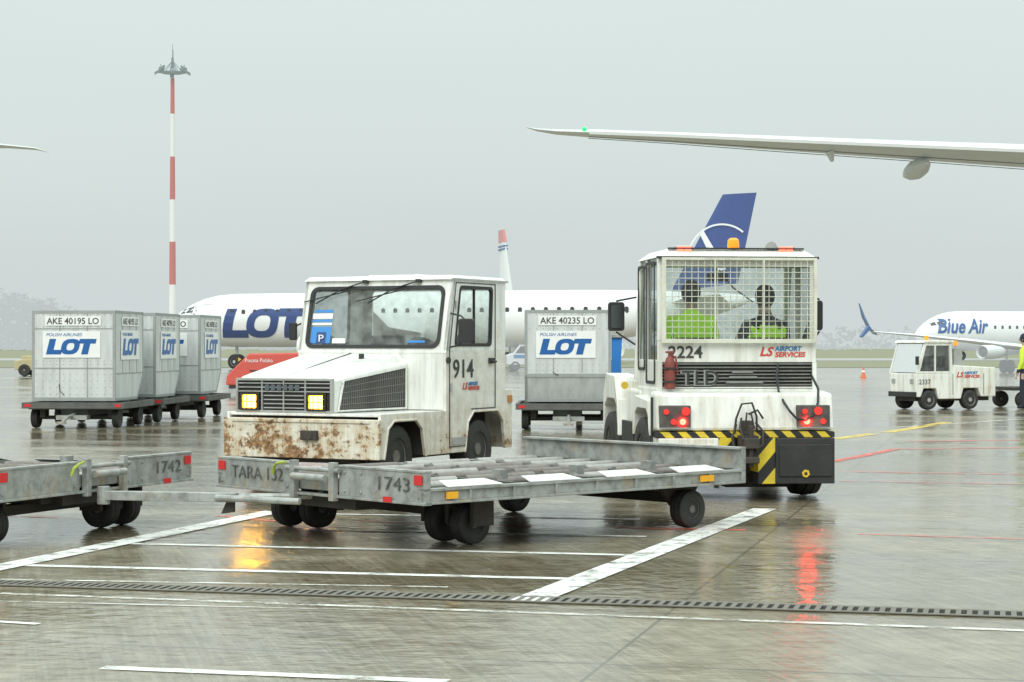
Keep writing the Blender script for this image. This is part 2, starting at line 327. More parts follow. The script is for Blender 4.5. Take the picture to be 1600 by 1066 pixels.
def paint(name,col,wear):
    m=M(name,col,.3,dirt=.5,dcol=tuple(c*.55 for c in col),scale=7); nt=m.node_tree; N=nt.nodes; Lk=nt.links; b=N['Principled BSDF']; out=N['Material Output']
    tc=N.new('ShaderNodeTexCoord'); no=N.new('ShaderNodeTexNoise'); no.inputs['Scale'].default_value=5; no.inputs['Detail'].default_value=12; no.inputs['Roughness'].default_value=.75; Lk.new(tc.outputs['Object'],no.inputs['Vector'])
    r=N.new('ShaderNodeValToRGB'); r.color_ramp.elements[0].position=wear-.06; r.color_ramp.elements[1].position=wear+.12; r.color_ramp.elements[0].color=(.0,.0,.0,1); Lk.new(no.outputs['Fac'],r.inputs[0])
    t=N.new('ShaderNodeBsdfTransparent'); ms=N.new('ShaderNodeMixShader'); Lk.new(r.outputs[0],ms.inputs[0]); Lk.new(t.outputs[0],ms.inputs[1]); Lk.new(b.outputs[0],ms.inputs[2]); Lk.new(ms.outputs[0],out.inputs[0])
    return m
PW=paint('road_paint_white',(.80,.81,.77),.39); PWT=paint('road_paint_thin',(.74,.74,.68),.46); PR=paint('road_paint_red',(.75,.12,.08),.44); PY=paint('road_paint_yellow',(.75,.56,.10),.42)
def gp(x,y):   # surveyed point on the apron
    Z=4667/(y-540.); return Vector(((x-800)*Z/3111,Z))
def mark(a,b,wd,mat,z=.004):
    a=gp(*a); b=gp(*b); d=(b-a).normalized(); n=Vector((-d.y,d.x))*wd/2
    return sheet('road_marking',[tuple(a-n),tuple(b-n),tuple(b+n),tuple(a+n)],mat,z)
mark((1195,796),(820,942),.22,PW,.008); mark((-60,900),(430,800),.22,PW,.008)
mark((200,850),(985,868),.10,PW); mark((40,884),(885,905),.11,PW); mark((480,829),(1010,839),.09,PW)
mark((0,928),(1650,988),.07,PWT); mark((0,906),(700,918),.05,PWT); mark((160,1044),(700,1066),.10,PW); mark((-20,971),(60,976),.06,PW)
mark((420,802),(1000,812),.08,PW)
mark((-10,940),(620,955),.03,PWT)
mark((960,825),(1165,829),.11,PR); mark((560,815),(830,823),.09,PR); mark((340,806),(430,815),.09,PR); mark((1300,722),(1400,702),.16,PR); mark((1310,737),(1600,742),.09,PR); mark((1310,752),(1600,757),.06,PR); mark((0,806),(90,809),.07,PR)
mark((1340,835),(1600,843),.04,PR); mark((1420,690),(1600,688),.15,PR); mark((1400,702),(1600,700),.12,PR)
mark((1305,686),(1365,678),.25,PY); mark((1385,676),(1480,660),.25,PY); mark((1400,668),(1600,655),.12,PWT)
mark((0,592),(48,590),.4,PWT); mark((1330,604),(1600,612),.18,PWT)
# drain channel
dr=gp(0,912); dr2=gp(1600,962); dd=(dr2-dr).normalized(); dr=dr-dd*1.2; ang=math.atan2(dd.y,dd.x)
p=P(); Ld=9.5
p.box(0,Ld,-.13,-.09,0,.006); p.box(0,Ld,.09,.13,0,.006)
i=0
while i*.06<Ld: p.box(i*.06,i*.06+.030,-.09,.09,.001,.006); i+=1
o=p.done('drain_grating',M('cast_iron',(.17,.16,.13),.4,.3,dirt=.6)); o.location=(dr.x,dr.y,.004); o.rotation_euler=(0,0,ang); o['label']='slotted cast iron drain grating across the wet concrete'; o['category']='drain grating'
p=P(); p.poly([(0,-.09,.0),(Ld,-.09,.0),(Ld,.09,.0),(0,.09,.0)]); o=p.done('drain_pit',M('pit_dark',(.008,.008,.007),.9)); o.location=(dr.x,dr.y,.004); o.rotation_euler=(0,0,ang); o['kind']='structure'
# far wood
p=P()
def wood(n,xa,xb,smin,smax):
    for i in range(n):
        X=random.uniform(xa,xb); Y=random.uniform(600,660)
        h=5.0+1.5*math.sin(X*.03)+1.2*math.sin(X*.11+1)+.8*math.sin(X*.37)+ (11*math.exp(-((X+165)/34)**2)) + (3*math.exp(-((X-60)/60)**2)); h*=random.uniform(.85,1.05)
        z=random.uniform(0,1)*h; s=random.uniform(smin,smax)
        a=Vector((X,Y,z+.3)); p.poly([a+Vector((random.uniform(-s,s),random.uniform(-s,s),random.uniform(-s,s)*.8)) for _ in range(4)])
wood(9000,-620,620,.7,1.8); wood(9000,-210,-120,.6,1.5)
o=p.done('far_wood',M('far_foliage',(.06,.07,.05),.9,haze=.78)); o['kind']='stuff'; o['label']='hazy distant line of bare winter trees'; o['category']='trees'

# ------------------------------------------------------------------ lighting mast
def mast():
    t=thing('light_mast','tall red and white banded floodlight mast behind the containers','light mast',(-34.1,200,0))
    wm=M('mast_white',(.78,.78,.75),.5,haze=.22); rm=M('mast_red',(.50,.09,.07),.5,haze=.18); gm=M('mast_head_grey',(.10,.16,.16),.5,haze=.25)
    z=lambda y:1.5+(540-y)*200/3111
    rad=lambda zz:.38-.19*zz/28.4
    bands=[(540,445,wm),(445,378,rm),(378,312,wm),(312,245,rm),(245,178,wm),(178,122,rm)]
    zs=[(0,z(445),wm)]+[(z(a),z(b),m) for a,b,m in bands[1:]]
    for a,b,m in zs: P().cyl((0,0,a),(0,0,b),rad(a),rad(b),20).done('mast_section',m,t,smooth=True)
    zt=z(120); p=P(); p.cyl((0,0,zt),(0,0,zt+1.9),.16,.12,10); p.cyl((0,0,zt+1.9),(0,0,zt+3.3),.04,.02,6)
    p.lathe((0,0,zt+.4),(0,0,1),[(1.0,-.07),(1.1,-.07),(1.1,.07),(1.0,.07)],20)
    for k in range(6):
        a=k*math.pi/3; p.cyl((0,0,zt+.4),(1.05*math.cos(a),1.05*math.sin(a),zt+.4),.05,.05,6); p.cyl((0,0,zt+1.6),(1.05*math.cos(a),1.05*math.sin(a),zt+.4),.035,.035,6)
    p.cyl((-1.2,0,zt+.7),(-1.2,0,zt+1.3),.03,.03,6); p.cyl((1.2,0,zt+.7),(1.2,0,zt+1.2),.03,.03,6); p.cyl((.1,-.2,zt+1.2),(.1,-.2,zt+2.7),.03,.03,6)
    p.done('mast_head_frame',gm,t)
    for k in range(8):
        a=k*2*math.pi/8+.2; c=Vector((1.3*math.cos(a),1.3*math.sin(a),zt+.55+.35*(k%2))); d=Vector((math.cos(a),math.sin(a),-.3)).normalized()
        q=P(); s_=Vector((-math.sin(a),math.cos(a),0)); u_=Vector((0,0,1))
        q.hexa([c-s_*.22-u_*.10,c+s_*.22-u_*.10,c+s_*.2+d*.5-u_*.26,c-s_*.2+d*.5-u_*.26,c-s_*.22+u_*.12,c+s_*.22+u_*.12,c+s_*.2+d*.5+u_*.0,c-s_*.2+d*.5+u_*.0]); q.done('floodlight',gm,t)
mast()

# ------------------------------------------------------------------ airliners
def airliner(label,loc,rot,L,ry,rz,zc,haze,fin,finmat,root_x,root_c,span,tip_x,tip_c,engx,engy,winglet,wlmat,win,wz=None):
    t=thing('parked_airliner',label,'airliner',loc,rot,'parked airliners')
    W=M('airliner_white',(.82,.84,.84),.25,dirt=.25,dcol=(.6,.61,.6),scale=.6,haze=haze)
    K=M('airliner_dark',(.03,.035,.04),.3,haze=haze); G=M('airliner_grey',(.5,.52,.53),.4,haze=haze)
    st=[(0,.04,-.28),(.15,.2,-.27),(.5,.38,-.22),(1.1,.56,-.16),(1.9,.74,-.10),(2.8,.88,-.05),(3.8,.96,-.01),(5,1,0),(.66*L,1,0),(.74*L,.95,.04),(.82*L,.80,.16),(.90*L,.56,.34),(.96*L,.33,.5),(.99*L,.18,.58),(L,.06,.6)]
    def at(x):
        for a,b in zip(st,st[1:]):
            if a[0]<=x<=b[0]:
                f=(x-a[0])/(b[0]-a[0]); return a[1]+(b[1]-a[1])*f,(a[2]+(b[2]-a[2])*f)
        return st[-1][1:]
    def surf(x,z,off=.02):
        s,dz=at(x); c=zc+dz*rz; q=max(0.0,1-((z-c)/(rz*s))**2); return Vector((x,-(ry*s*math.sqrt(q)+off),z))
    p=P(); n=40
    p.loft([[(x,ry*s*math.cos(2*math.pi*i/n),zc+dz*rz+rz*s*math.sin(2*math.pi*i/n)) for i in range(n)] for x,s,dz in st]); p.done('fuselage',W,t,smooth=True)
    def foil(path,thick,name,mat):
        q=P(); rings=[]
        for (a,b) in path:
            a=Vector(a); b=Vector(b); c=(b-a); th=c.length*thick; nn=Vector((0,1,0)) if name.startswith('fin') or name=='winglet' else Vector((0,0,1))
            rings.append([a,a+c*.12+nn*th*.75,a+c*.4+nn*th,b,a+c*.4-nn*th,a+c*.12-nn*th*.75])
        q.loft(rings); return q.done(name,mat,t,smooth=True)
    (x0,z0),(x1,z1),(x2,z2),(x3,z3)=fin
    foil([((x0,0,z0),(x3,0,z3)),((x1,0,z1),(x2,0,z2))],.05,'fin',finmat)
    wz=wz or zc-rz*.55
    for sg in (-1,1):
        tipz=wz+span*.09
        foil([((root_x,sg*ry*.3,wz),(root_x+root_c,sg*ry*.3,wz)),((root_x+(tip_x-root_x)*.35,sg*(ry*.3+span*.35),wz+span*.03),(root_x+root_c*.93,sg*(ry*.3+span*.35),wz+span*.03)),((tip_x,sg*span,tipz),(tip_x+tip_c,sg*span,tipz))],.05,'wing',G)
        if winglet:
            foil([((tip_x,sg*span,tipz),(tip_x+tip_c,sg*span,tipz)),((tip_x+winglet*.55,sg*(span+winglet*.28),tipz+winglet),(tip_x+winglet*.55+tip_c*.4,sg*(span+winglet*.28),tipz+winglet))],.05,'winglet',wlmat or W)
        q=P(); q.lathe((engx,sg*engy,wz-.75),(1,0,0),[(.55,.3),(.72,0),(.85,.3),(.86,1.6),(.6,3.2),(.3,3.6)],24); q.done('engine',W,t,smooth=True)
        q=P(); q.lathe((engx,sg*engy,wz-.75),(1,0,0),[(.05,.2),(.6,.35),(.6,.4),(.05,.4)],20); q.done('engine_fan',K,t)
        q=P(); q.box(engx+1.2,engx+3.2,sg*engy-.08,sg*engy+.08,wz-.3,wz+.1); q.done('engine_pylon',W,t)
        foil([((.88*L,sg*.2,zc+rz*.5),(.97*L,sg*.2,zc+rz*.5)),((.96*L,sg*span*.4,zc+rz*.7),(1.0*L,sg*span*.4,zc+rz*.7))],.05,'tailplane',W)
    for gx_,gy in ((.13*L,0),(.5*L,-2.4),(.5*L,2.4)):
        q=P(); q.cyl((gx_,gy,.5),(gx_,gy,zc-rz*.5),.09,.12,8); q.done('landing_gear_leg',G,t)
        for dy in (-.22,.22): wheel(t,(gx_,gy+dy,.48),(0,1,0),.48,.28,rim=G)
    base=None
    for i in range(int((win[1]-win[0])/win[2])):
        x=win[0]+i*win[2]; z=win[3]
        if base is None:
            q=P(); pts=rr(-.13,.13,-.19,.19,.1,3); q.poly([Vector((u,0,v)) for u,v in pts]); base=q.done('cabin_window',K,t); o=base
        else: o=base.copy(); COL.objects.link(o); o.parent=t
        o.location=surf(x,z,.015)
    for (a,b,z_,h) in ((1.25,1.75,.30,.34),(1.85,2.45,.33,.40)):
        q=P(); q.poly([surf(a,zc+rz*(z_-.05)),surf(b,zc+rz*(z_-.02)),surf(b,zc+rz*(z_-.02)+h),surf(a,zc+rz*(z_-.05)+h*.75)]); q.done('cockpit_window',K,t)
    q=P(); q.frame([surf(a,b,.01) for a,b in rr(3.2,4.0,zc-rz*.35,zc+rz*.62,.12)],[surf(a,b,.015) for a,b in rr(3.24,3.96,zc-rz*.35+.04,zc+rz*.62-.04,.1)],(0,-.01,0)); q.done('cabin_door',G,t)
    return t,surf,at
def project(polys,fn,name,mat,parent,cuts=3):
    bm=bmesh.new()
    for pl in polys: bm.faces.new([bm.verts.new((x,0,z)) for x,z in pl])
    bmesh.ops.triangulate(bm,faces=bm.faces); bmesh.ops.subdivide_edges(bm,edges=bm.edges,cuts=cuts,use_grid_fill=True)
    for v in bm.verts: v.co=fn(v.co.x,v.co.z)
    me=D.meshes.new(name); bm.to_mesh(me); bm.free(); me.materials.append(mat); o=D.objects.new(name,me); COL.objects.link(o); o.parent=parent; return o
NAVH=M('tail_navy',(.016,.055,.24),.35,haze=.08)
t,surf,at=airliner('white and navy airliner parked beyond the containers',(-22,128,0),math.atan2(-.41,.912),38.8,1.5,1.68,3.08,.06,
    [(34.1,4.6),(37.2,10.05),(39.2,10.1),(38.1,5.0)],NAVH,13.5,5.5,13.5,20.5,1.5,12.5,4.6,1.6,None,(5.6,33,.82,3.55))
project([[(4.75+x,1.98+y) for x,y in pl] for pl in logo_polys(1.82,1.04,.05)],lambda x,z:surf(x,z,.03),'airline_lettering',NAV,t)
WE=M('emblem_white',(.8,.82,.82),.4)
p=P(); yy=-.26
def finx(u,v): return (u,yy,v)
def arc(cx,cz,r,a0,a1,wd,n=22,ex=1):
    for i in range(n):
        a,b=R(a0+(a1-a0)*i/n),R(a0+(a1-a0)*(i+1)/n)
        p.poly([finx(cx+r*ex*math.cos(a),cz+r*math.sin(a)),finx(cx+r*ex*math.cos(b),cz+r*math.sin(b)),finx(cx+(r-wd)*ex*math.cos(b),cz+(r-wd)*math.sin(b)),finx(cx+(r-wd)*ex*math.cos(a),cz+(r-wd)*math.sin(a))])
arc(37.2,6.35,2.05,50,172,.10)
p.poly([finx(35.9,7.88),finx(36.16,8.0),finx(37.5,5.8),finx(37.0,5.7)]); p.poly([finx(36.4,7.1),finx(36.7,6.95),finx(36.1,6.3),finx(35.6,6.5)])
p.done('tail_emblem',WE,t)
q=P()
for k in range(5): 
    a=k*2*math.pi/5; q.poly([surf(2.55+.1*math.cos(a),3.72+.1*math.sin(a),.03),surf(2.55+.30*math.cos(a+.25),3.72+.30*math.sin(a+.25),.03),surf(2.55+.26*math.cos(a-.25),3.72+.26*math.sin(a-.25),.03)])
q.done('nose_emblem',M('emblem_grey',(.3,.32,.35),.5),t)
BW=M('winglet_blue',(.015,.10,.30),.4,haze=.10); 
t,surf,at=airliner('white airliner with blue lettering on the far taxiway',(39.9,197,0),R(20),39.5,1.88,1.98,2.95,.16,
    [(31,4.6),(36.5,12),(39.5,12),(38.5,5)],BW,13,7,17,22,1.6,13,5,0,BW,(8.0,30,.85,3.3),wz=2.1)
def ptext(s,size,fn,mat,parent,x0,z0,fitw,**k):
    me=textmesh(s,size,ext=0,**k); xs=[v.co.x for v in me.vertices]; me.transform(Matrix.Scale(fitw/(max(xs)-min(xs)),4,(1,0,0)))
    bm=bmesh.new(); bm.from_mesh(me); bmesh.ops.triangulate(bm,faces=bm.faces); bmesh.ops.subdivide_edges(bm,edges=bm.edges,cuts=1)
    for v in bm.verts: v.co=fn(x0+v.co.x,z0+v.co.y)
    bm.to_mesh(me); bm.free(); me.materials.clear(); me.materials.append(mat); o=D.objects.new('airline_lettering',me); COL.objects.link(o); o.parent=parent
ptext('Blue Air',2.0,lambda x,z:surf(x,z,.05),M('lettering_blue_far',(.02,.09,.30),.4,haze=.1),t,1.65,2.75,5.5,bold=.05,shear=.3)
WF=M('fin_white',(.8,.82,.82),.4,haze=.2); 
t,surf,at=airliner('airliner seen end-on, white fin with red tip above the tractor',(5.6,150,0),R(101),36,1.85,1.9,2.9,.2,
    [(28,4.6),(32.5,11.0),(35.2,11.0),(35.2,4.8)],WF,12,6,15,19,1.5,11,5,0,None,(6,8,1,3.2))
q=P(); q.hexa([(32.5,-.16,11.0),(35.2,-.16,11.0),(35.2,.16,11.0),(32.5,.16,11.0),(33.3,-.1,12.15),(35.5,-.1,12.15),(35.5,.1,12.15),(33.3,.1,12.15)]); q.done('fin_tip',M('fin_red',(.55,.12,.10),.4,haze=.25),t)
for a,b in ((10.55,10.68),(10.25,10.4)): P().box(32.3,35.2,-.19,.19,a,b).done('fin_stripe',BW,t)

# wings reaching in
WG=M('wing_grey',(.62,.66,.64),.35,dirt=.35,dcol=(.48,.52,.50),scale=.8,haze=.06)
def wing(label,secs,mat=None):
    t=thing('aircraft_wing',label,'aircraft wing',(0,0,0))
    p=P(); rings=[]
    for X,y0,y1,z,th in secs:
        c=y1-y0; f=[(0,0),(.04,.45),(.15,.8),(.4,1),(.75,.6),(1,.02),(.75,-.35),(.4,-.75),(.15,-.6),(.04,-.35)]
        rings.append([(X,y0+c*a,z+th*.5*b) for a,b in f])
    p.loft(rings); p.done('wing_skin',mat or WG,t,smooth=True); return t
sx=lambda px,Z=60:(px-800)*Z/3111
sz=lambda py,Z=60:1.5+(540-py)*Z/3111
secs=[(sx(823),61.2,61.35,sz(192),.03),(sx(840),60.6,61.1,sz(199),.10),(sx(870),60,61.0,sz(205),.17),(sx(920),59.6,61.0,sz(209),.24),(sx(1050),59.2,61.2,sz(216),.32),(sx(1200),58.8,61.6,sz(225),.42),(sx(1400),58.2,62.0,sz(237),.52),(sx(1600),57.7,62.6,sz(248),.66),(24,56.5,64,6.7,.9),(34,54,66,6.3,1.3)]
t=wing('long pale grey airliner wing with upswept tip overhead',secs)
q=P(); q.lathe((sx(1437),58.8,sz(261)),(0,1,-.02),[(.03,0),(.14,.3),(.26,1.0),(.30,1.7),(.24,2.5),(.12,3.2),(.02,3.7)],20); q.done('flap_fairing',WG,t,smooth=True)
q=P(); q.hexa([(sx(1290),59.2,sz(240)),(sx(1297),59.2,sz(240)),(sx(1297),60,sz(240)),(sx(1290),60,sz(240)),(sx(1296),59.5,sz(254)),(sx(1299),59.5,sz(254)),(sx(1299),59.8,sz(254)),(sx(1296),59.8,sz(254))]); q.done('drain_mast',WG,t)
q=P(); q.sph((sx(912),59.45,sz(205)),.07); q.done('navigation_light',M('green_light',(.01,1,.12),.3,emit=2),t)
for f_ in (.3,.62):
    q=P(); q.tube([Vector((s0[0],s0[1]+(s0[2]-s0[1])*f_,s0[3]-s0[4]*.37)) for s0 in secs[3:9]],.012,5); q.done('flap_gap_line',M('gap_grey',(.25,.27,.27),.5),t)
q=P(); q.loft([[(X,y0-.02,z-.06),(X,y0-.03,z+.03),(X,y0+.1,z+.1),(X,y0+.08,z+.02)] for X,y0,y1,z,th in secs[3:9]]); q.done('leading_edge',M('slat_metal',(.74,.77,.76),.3,.2,haze=.05),t)
wing('pale grey airliner wing tip reaching over the apron',[(-14.1,60.5,60.62,7.38,.02),(-14.4,60,60.7,7.45,.08),(-15.4,59.8,60.9,7.53,.12),(-18,59.3,61.3,7.55,.25),(-26,57,63,7.2,.6)])
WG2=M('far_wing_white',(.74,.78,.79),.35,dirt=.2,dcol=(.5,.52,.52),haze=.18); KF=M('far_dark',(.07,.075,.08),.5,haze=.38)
ZB=110; X_=lambda px:sx(px+10,ZB); Z_=lambda py:sz(py,ZB)
t=wing('white airliner wing with tall blue winglet, engine and wheels below',[(X_(1372),113,114.2,Z_(518),.08),(X_(1420),111,113.2,Z_(523),.16),(X_(1500),108.5,112,Z_(533),.28),(X_(1600),106,111.5,Z_(547),.45),(X_(1720),103,111,Z_(556),.6)],WG2)
q=P(); q.loft([[(X_(1376),113,Z_(521)),(X_(1374),113.6,Z_(519)),(X_(1376),114.4,Z_(521)),(X_(1380),113.6,Z_(524))],[(X_(1367),113.2,Z_(512)),(X_(1365),113.8,Z_(508)),(X_(1367),114.4,Z_(512)),(X_(1371),113.8,Z_(514))],[(X_(1360),114,Z_(494)),(X_(1358),114.3,Z_(492)),(X_(1360),114.8,Z_(494)),(X_(1364),114.3,Z_(494))],[(X_(1356),114.7,Z_(471)),(X_(1355),114.8,Z_(471)),(X_(1356),115,Z_(471)),(X_(1357),114.8,Z_(471))]])
q.done('winglet',BW,t,smooth=True)
q=P(); q.hexa([(X_(1352),113.2,Z_(525)),(X_(1354),113.2,Z_(527)),(X_(1354),114,Z_(527)),(X_(1352),114,Z_(525)),(X_(1364),113.2,Z_(508)),(X_(1368),113.2,Z_(512)),(X_(1368),114,Z_(512)),(X_(1364),114,Z_(508))]); q.done('lower_winglet',BW,t)
q=P(); q.lathe((X_(1496),105.8,Z_(550)),(.8,1,0),[(.28,.2),(.34,0),(.38,.3),(.38,1.3),(.3,2.2),(.2,2.8)],22); q.done('engine',WG2,t,smooth=True)
q=P(); q.lathe((X_(1496),105.8,Z_(550)),(.8,1,0),[(.05,.1),(.28,.2),(.28,.3),(.05,.3)],18); q.done('engine_fan',KF,t)
q=P(); q.cyl((X_(1553),108.5,.35),(X_(1553),108.8,Z_(545)),.06,.08,8); q.done('landing_gear_leg',WG2,t)
for dx in (-.18,.18): wheel(t,(X_(1553)+dx,108.5,.36),(1,.3,0),.36,.22,rim=KF,tyre=KF)
# ------------------------------------------------------------------ containers on dollies
def container(number,loc,rot,cut_front,label,group):
    t=thing('cargo_container',label,'cargo container',(loc[0],loc[1],.5),rot,group)
    W,Dp,H=1.53,1.98,1.63
    prof=[(0,0),(1.54,0),(Dp,.45),(Dp,H),(0,H)] if not cut_front else [(.16,0),(Dp,0),(Dp,H),(0,H),(0,.47)]
    P().prism([(0,y,z) for y,z in prof],(W,0,0)).done('container_shell',ALU,t,bevel=.008)
    q=P()
    for x0 in (-.004,W-.046):
        for (a,b) in zip(prof,prof[1:]+prof[:1]):
            a=Vector((0,*a)); b=Vector((0,*b)); d=(b-a).normalized(); nn=Vector((0,d.z,-d.y)); c=Vector((x0,0,0))
            q.prism([c+a+nn*.005,c+b+nn*.005,c+b-nn*.045,c+a-nn*.045],(.05,0,0)) 
    q.box(.04,W-.04,-.006,.03,H-.05,H+.004); 
    if cut_front: q.box(.04,W-.04,-.006,.03,.44,.50); q.box(.04,W-.04,.14,.18,-.004,.05)
    else: q.box(.04,W-.04,-.006,.03,-.004,.06)
    q.done('edge_rail',ALUD,t)
    z0=.47 if cut_front else 0
    q=P()
    for k in (1,2): q.box(W*k/3-.007,W*k/3+.007,-.008,0,z0+.06,H-.06)
    for k in (1,2,3): q.box(W,W+.006,Dp*k/4-.008,Dp*k/4+.008,.5,H-.06)
    q.box(W,W+.006,.04,Dp-.04,.48,.50)
    if not cut_front: q.box(.04,W-.04,-.008,0,.58,.60); q.box(.04,W-.04,-.008,0,1.30,1.315)
    for zz in ([.12,.24,.36,.48,.66,.72,1.34,1.56] if not cut_front else [.56,.66,1.3,1.56]):
        for k in range(12): q.cyl((.08+k*.125,-.007,zz),(.08+k*.125,0,zz),.008,.008,6)
    q.done('panel_seam',ALUD,t)
    q=P(); q.box(.24,1.27,-.014,-.008,1.36,1.53); q.done('number_plate',PLC,t)
    text('AKE %s LO'%number,.16,INK,t,(.275,-.016,1.39),(1,0,0),fitw=.96,bold=.002)
    q=P(); q.box(.20,1.26,-.016,-.009,.78,1.26); q.done('logo_placard',PLC,t)
    text('POLISH AIRLINES',.08,LBL,t,(.26,-.018,1.17),(1,0,0),shear=.25,fitw=.66)
    logo(t,(.26,-.018,.84),(1,0,0),.28,LBL,sx=.99)
    q=P(); q.box(W+.008,W+.014,.42,1.6,1.36,1.53); q.done('number_plate',PLC,t)
    text('AKE %s LO'%number,.16,INK,t,(W+.016,.48,1.39),(0,1,0),fitw=1.06,bold=.002)
    q=P(); q.box(W+.009,W+.016,.36,1.64,.74,1.28); q.done('logo_placard',PLC,t)
    text('POLISH AIRLINES',.08,LBL,t,(W+.018,.44,1.18),(0,1,0),shear=.25,fitw=.7)
    logo(t,(W+.018,.44,.82),(0,1,0),.31,LBL,sx=1.10)
    q=P(); q.tube([(.5,-.02,.3+z0*.5),(.52,-.03,.18+z0*.7),(.6,-.02,.1+z0*.8)],.006,6); q.done('strap',BLK,t)
def dolly_small(loc,rot,group,label='dark four-wheeled container dolly on the wet apron'):
    t=thing('container_dolly',label,'baggage dolly',(loc[0],loc[1],0),rot,group)
    q=P(); x0,x1,y0,y1=-.16,1.72,-.12,2.1
    for a,b in ((y0,y0+.06),(y1-.06,y1)): q.box(x0,x1,a,b,.36,.47)
    for a,b in ((x0,x0+.06),(x1-.06,x1)): q.box(a,b,y0+.06,y1-.06,.36,.47)
    for k in range(1,4): q.box(x0+k*.47-.03,x0+k*.47+.03,y0+.06,y1-.06,.37,.46)
    q.box(x0+.1,x1-.1,y0+.1,y1-.1,.34,.365); q.box(.5,1.0,.1,1.9,.22,.34)
    q.done('dolly_frame',M('dolly_dark_steel',(.14,.145,.135),.5,.4,dirt=.7,dcol=(.07,.06,.05)),t,bevel=.004)
    for yy in (.25,1.7):
        q=P(); q.cyl((0,yy,.19),(1.56,yy,.19),.035,.035,8); q.box(.1,.2,yy-.12,yy+.12,.19,.35); q.box(1.36,1.46,yy-.12,yy+.12,.19,.35); q.done('axle',DRK,t)
    q=P(); q.tube([(.78,0,.25),(.78,-.4,.22),(.78,-.75,.14)],.03,8); q.lathe((.78,-.80,.13),(0,0,1),[(.05,-.02),(.09,-.02),(.09,.02),(.05,.02)],12)
    q.box(.5,1.06,-.2,.05,.16,.24); q.done('drawbar',GLV,t)
    for xx in (.0,1.5):
        for yy in (.25,1.7): wheel(t,(xx,yy,.185),(1,0,0),.185,.12,rim=RIM)
    for a in (x0+.05,x1-.17): P().box(a,a+.12,y0-.006,y0,.39,.44).done('reflector',RED,t)
g='cargo containers on dollies'
def gx(px,Z): return (px-800)*Z/3111
for num,(cx,Z),rt,lab in (('40195',(180,36.0),-4,'grey aluminium cargo container numbered 40195 with logo placards'),('40795',(243,38.6),-4,'grey aluminium cargo container with logo placards on a dolly'),('40785',(313,41.2),-4,'grey aluminium cargo container with logo placards on a dolly')):
    a=R(rt); ox=gx(cx,Z)-1.53*math.cos(a); oy=Z-1.53*math.sin(a)
    container(num,(ox,oy),a,False,lab,g); dolly_small((ox,oy),a,'container dollies')
container('40235',(gx(820,35.4),35.4),R(-2),True,'grey aluminium cargo container 40235 with sloped lower face',g)
dolly_small((gx(820,35.4),35.4),R(-2),'container dollies')
t=thing('baggage_cart','blue curtained baggage cart beside the grey container','baggage cart',(1.2,38.6,0),R(-2))
BC=M('blue_curtain',(.02,.20,.60),.6,dirt=.3,streak=True)
q=P(); q.loft([[(x+.02*math.sin(9*z_),y,z_) for x,y in ((0,0),(.92,0),(.92,2),(0,2))] for z_ in (.5,.8,1.1,1.4,1.65)]); q.done('curtain',BC,t)
P().box(-.05,.97,-.05,2.05,.4,.5).done('cart_frame',GLV,t,bevel=.01)
P().box(-.05,.97,-.05,2.05,1.65,1.72).done('cart_roof',GLV,t,bevel=.01)
for xx in (.1,.85):
    for yy in (.3,1.7): wheel(t,(xx,yy,.19),(1,0,0),.19,.12)

# red covered mail cart
t=thing('mail_cart','low red tarpaulin-covered mail cart on the wet apron','mail cart',(gx(352,60),60,0),R(-6))
RT=M('red_tarpaulin',(.62,.07,.045),.45,dirt=.35,dcol=(.35,.06,.05),haze=.05,bump=.3,scale=3)
P().prism([(0,0,.30),(.04,0,.60),(.72,0,1.26),(3.2,0,1.30),(3.2,0,.30)],(0,1.5,0)).done('tarpaulin',RT,t,bevel=.05)
text('Poczta Polska',.16,PLC,t,(.60,-.01,1.0),(1,0,0),fitw=.85)
P().prism([(.40,-.01,1.02),(.50,-.01,1.08),(.40,-.01,1.14)],(0,-.003,0)).done('post_horn_emblem',YEL,t)
P().box(.1,3.1,.05,1.45,.2,.30).done('cart_frame',DRK,t)
P().box(.75,3.2,-.012,0,.72,.76).done('tarpaulin_band',DRK,t)
for xx in (.5,2.7):
    for yy in (.15,1.35): wheel(t,(xx,yy,.2),(0,1,0),.2,.14)

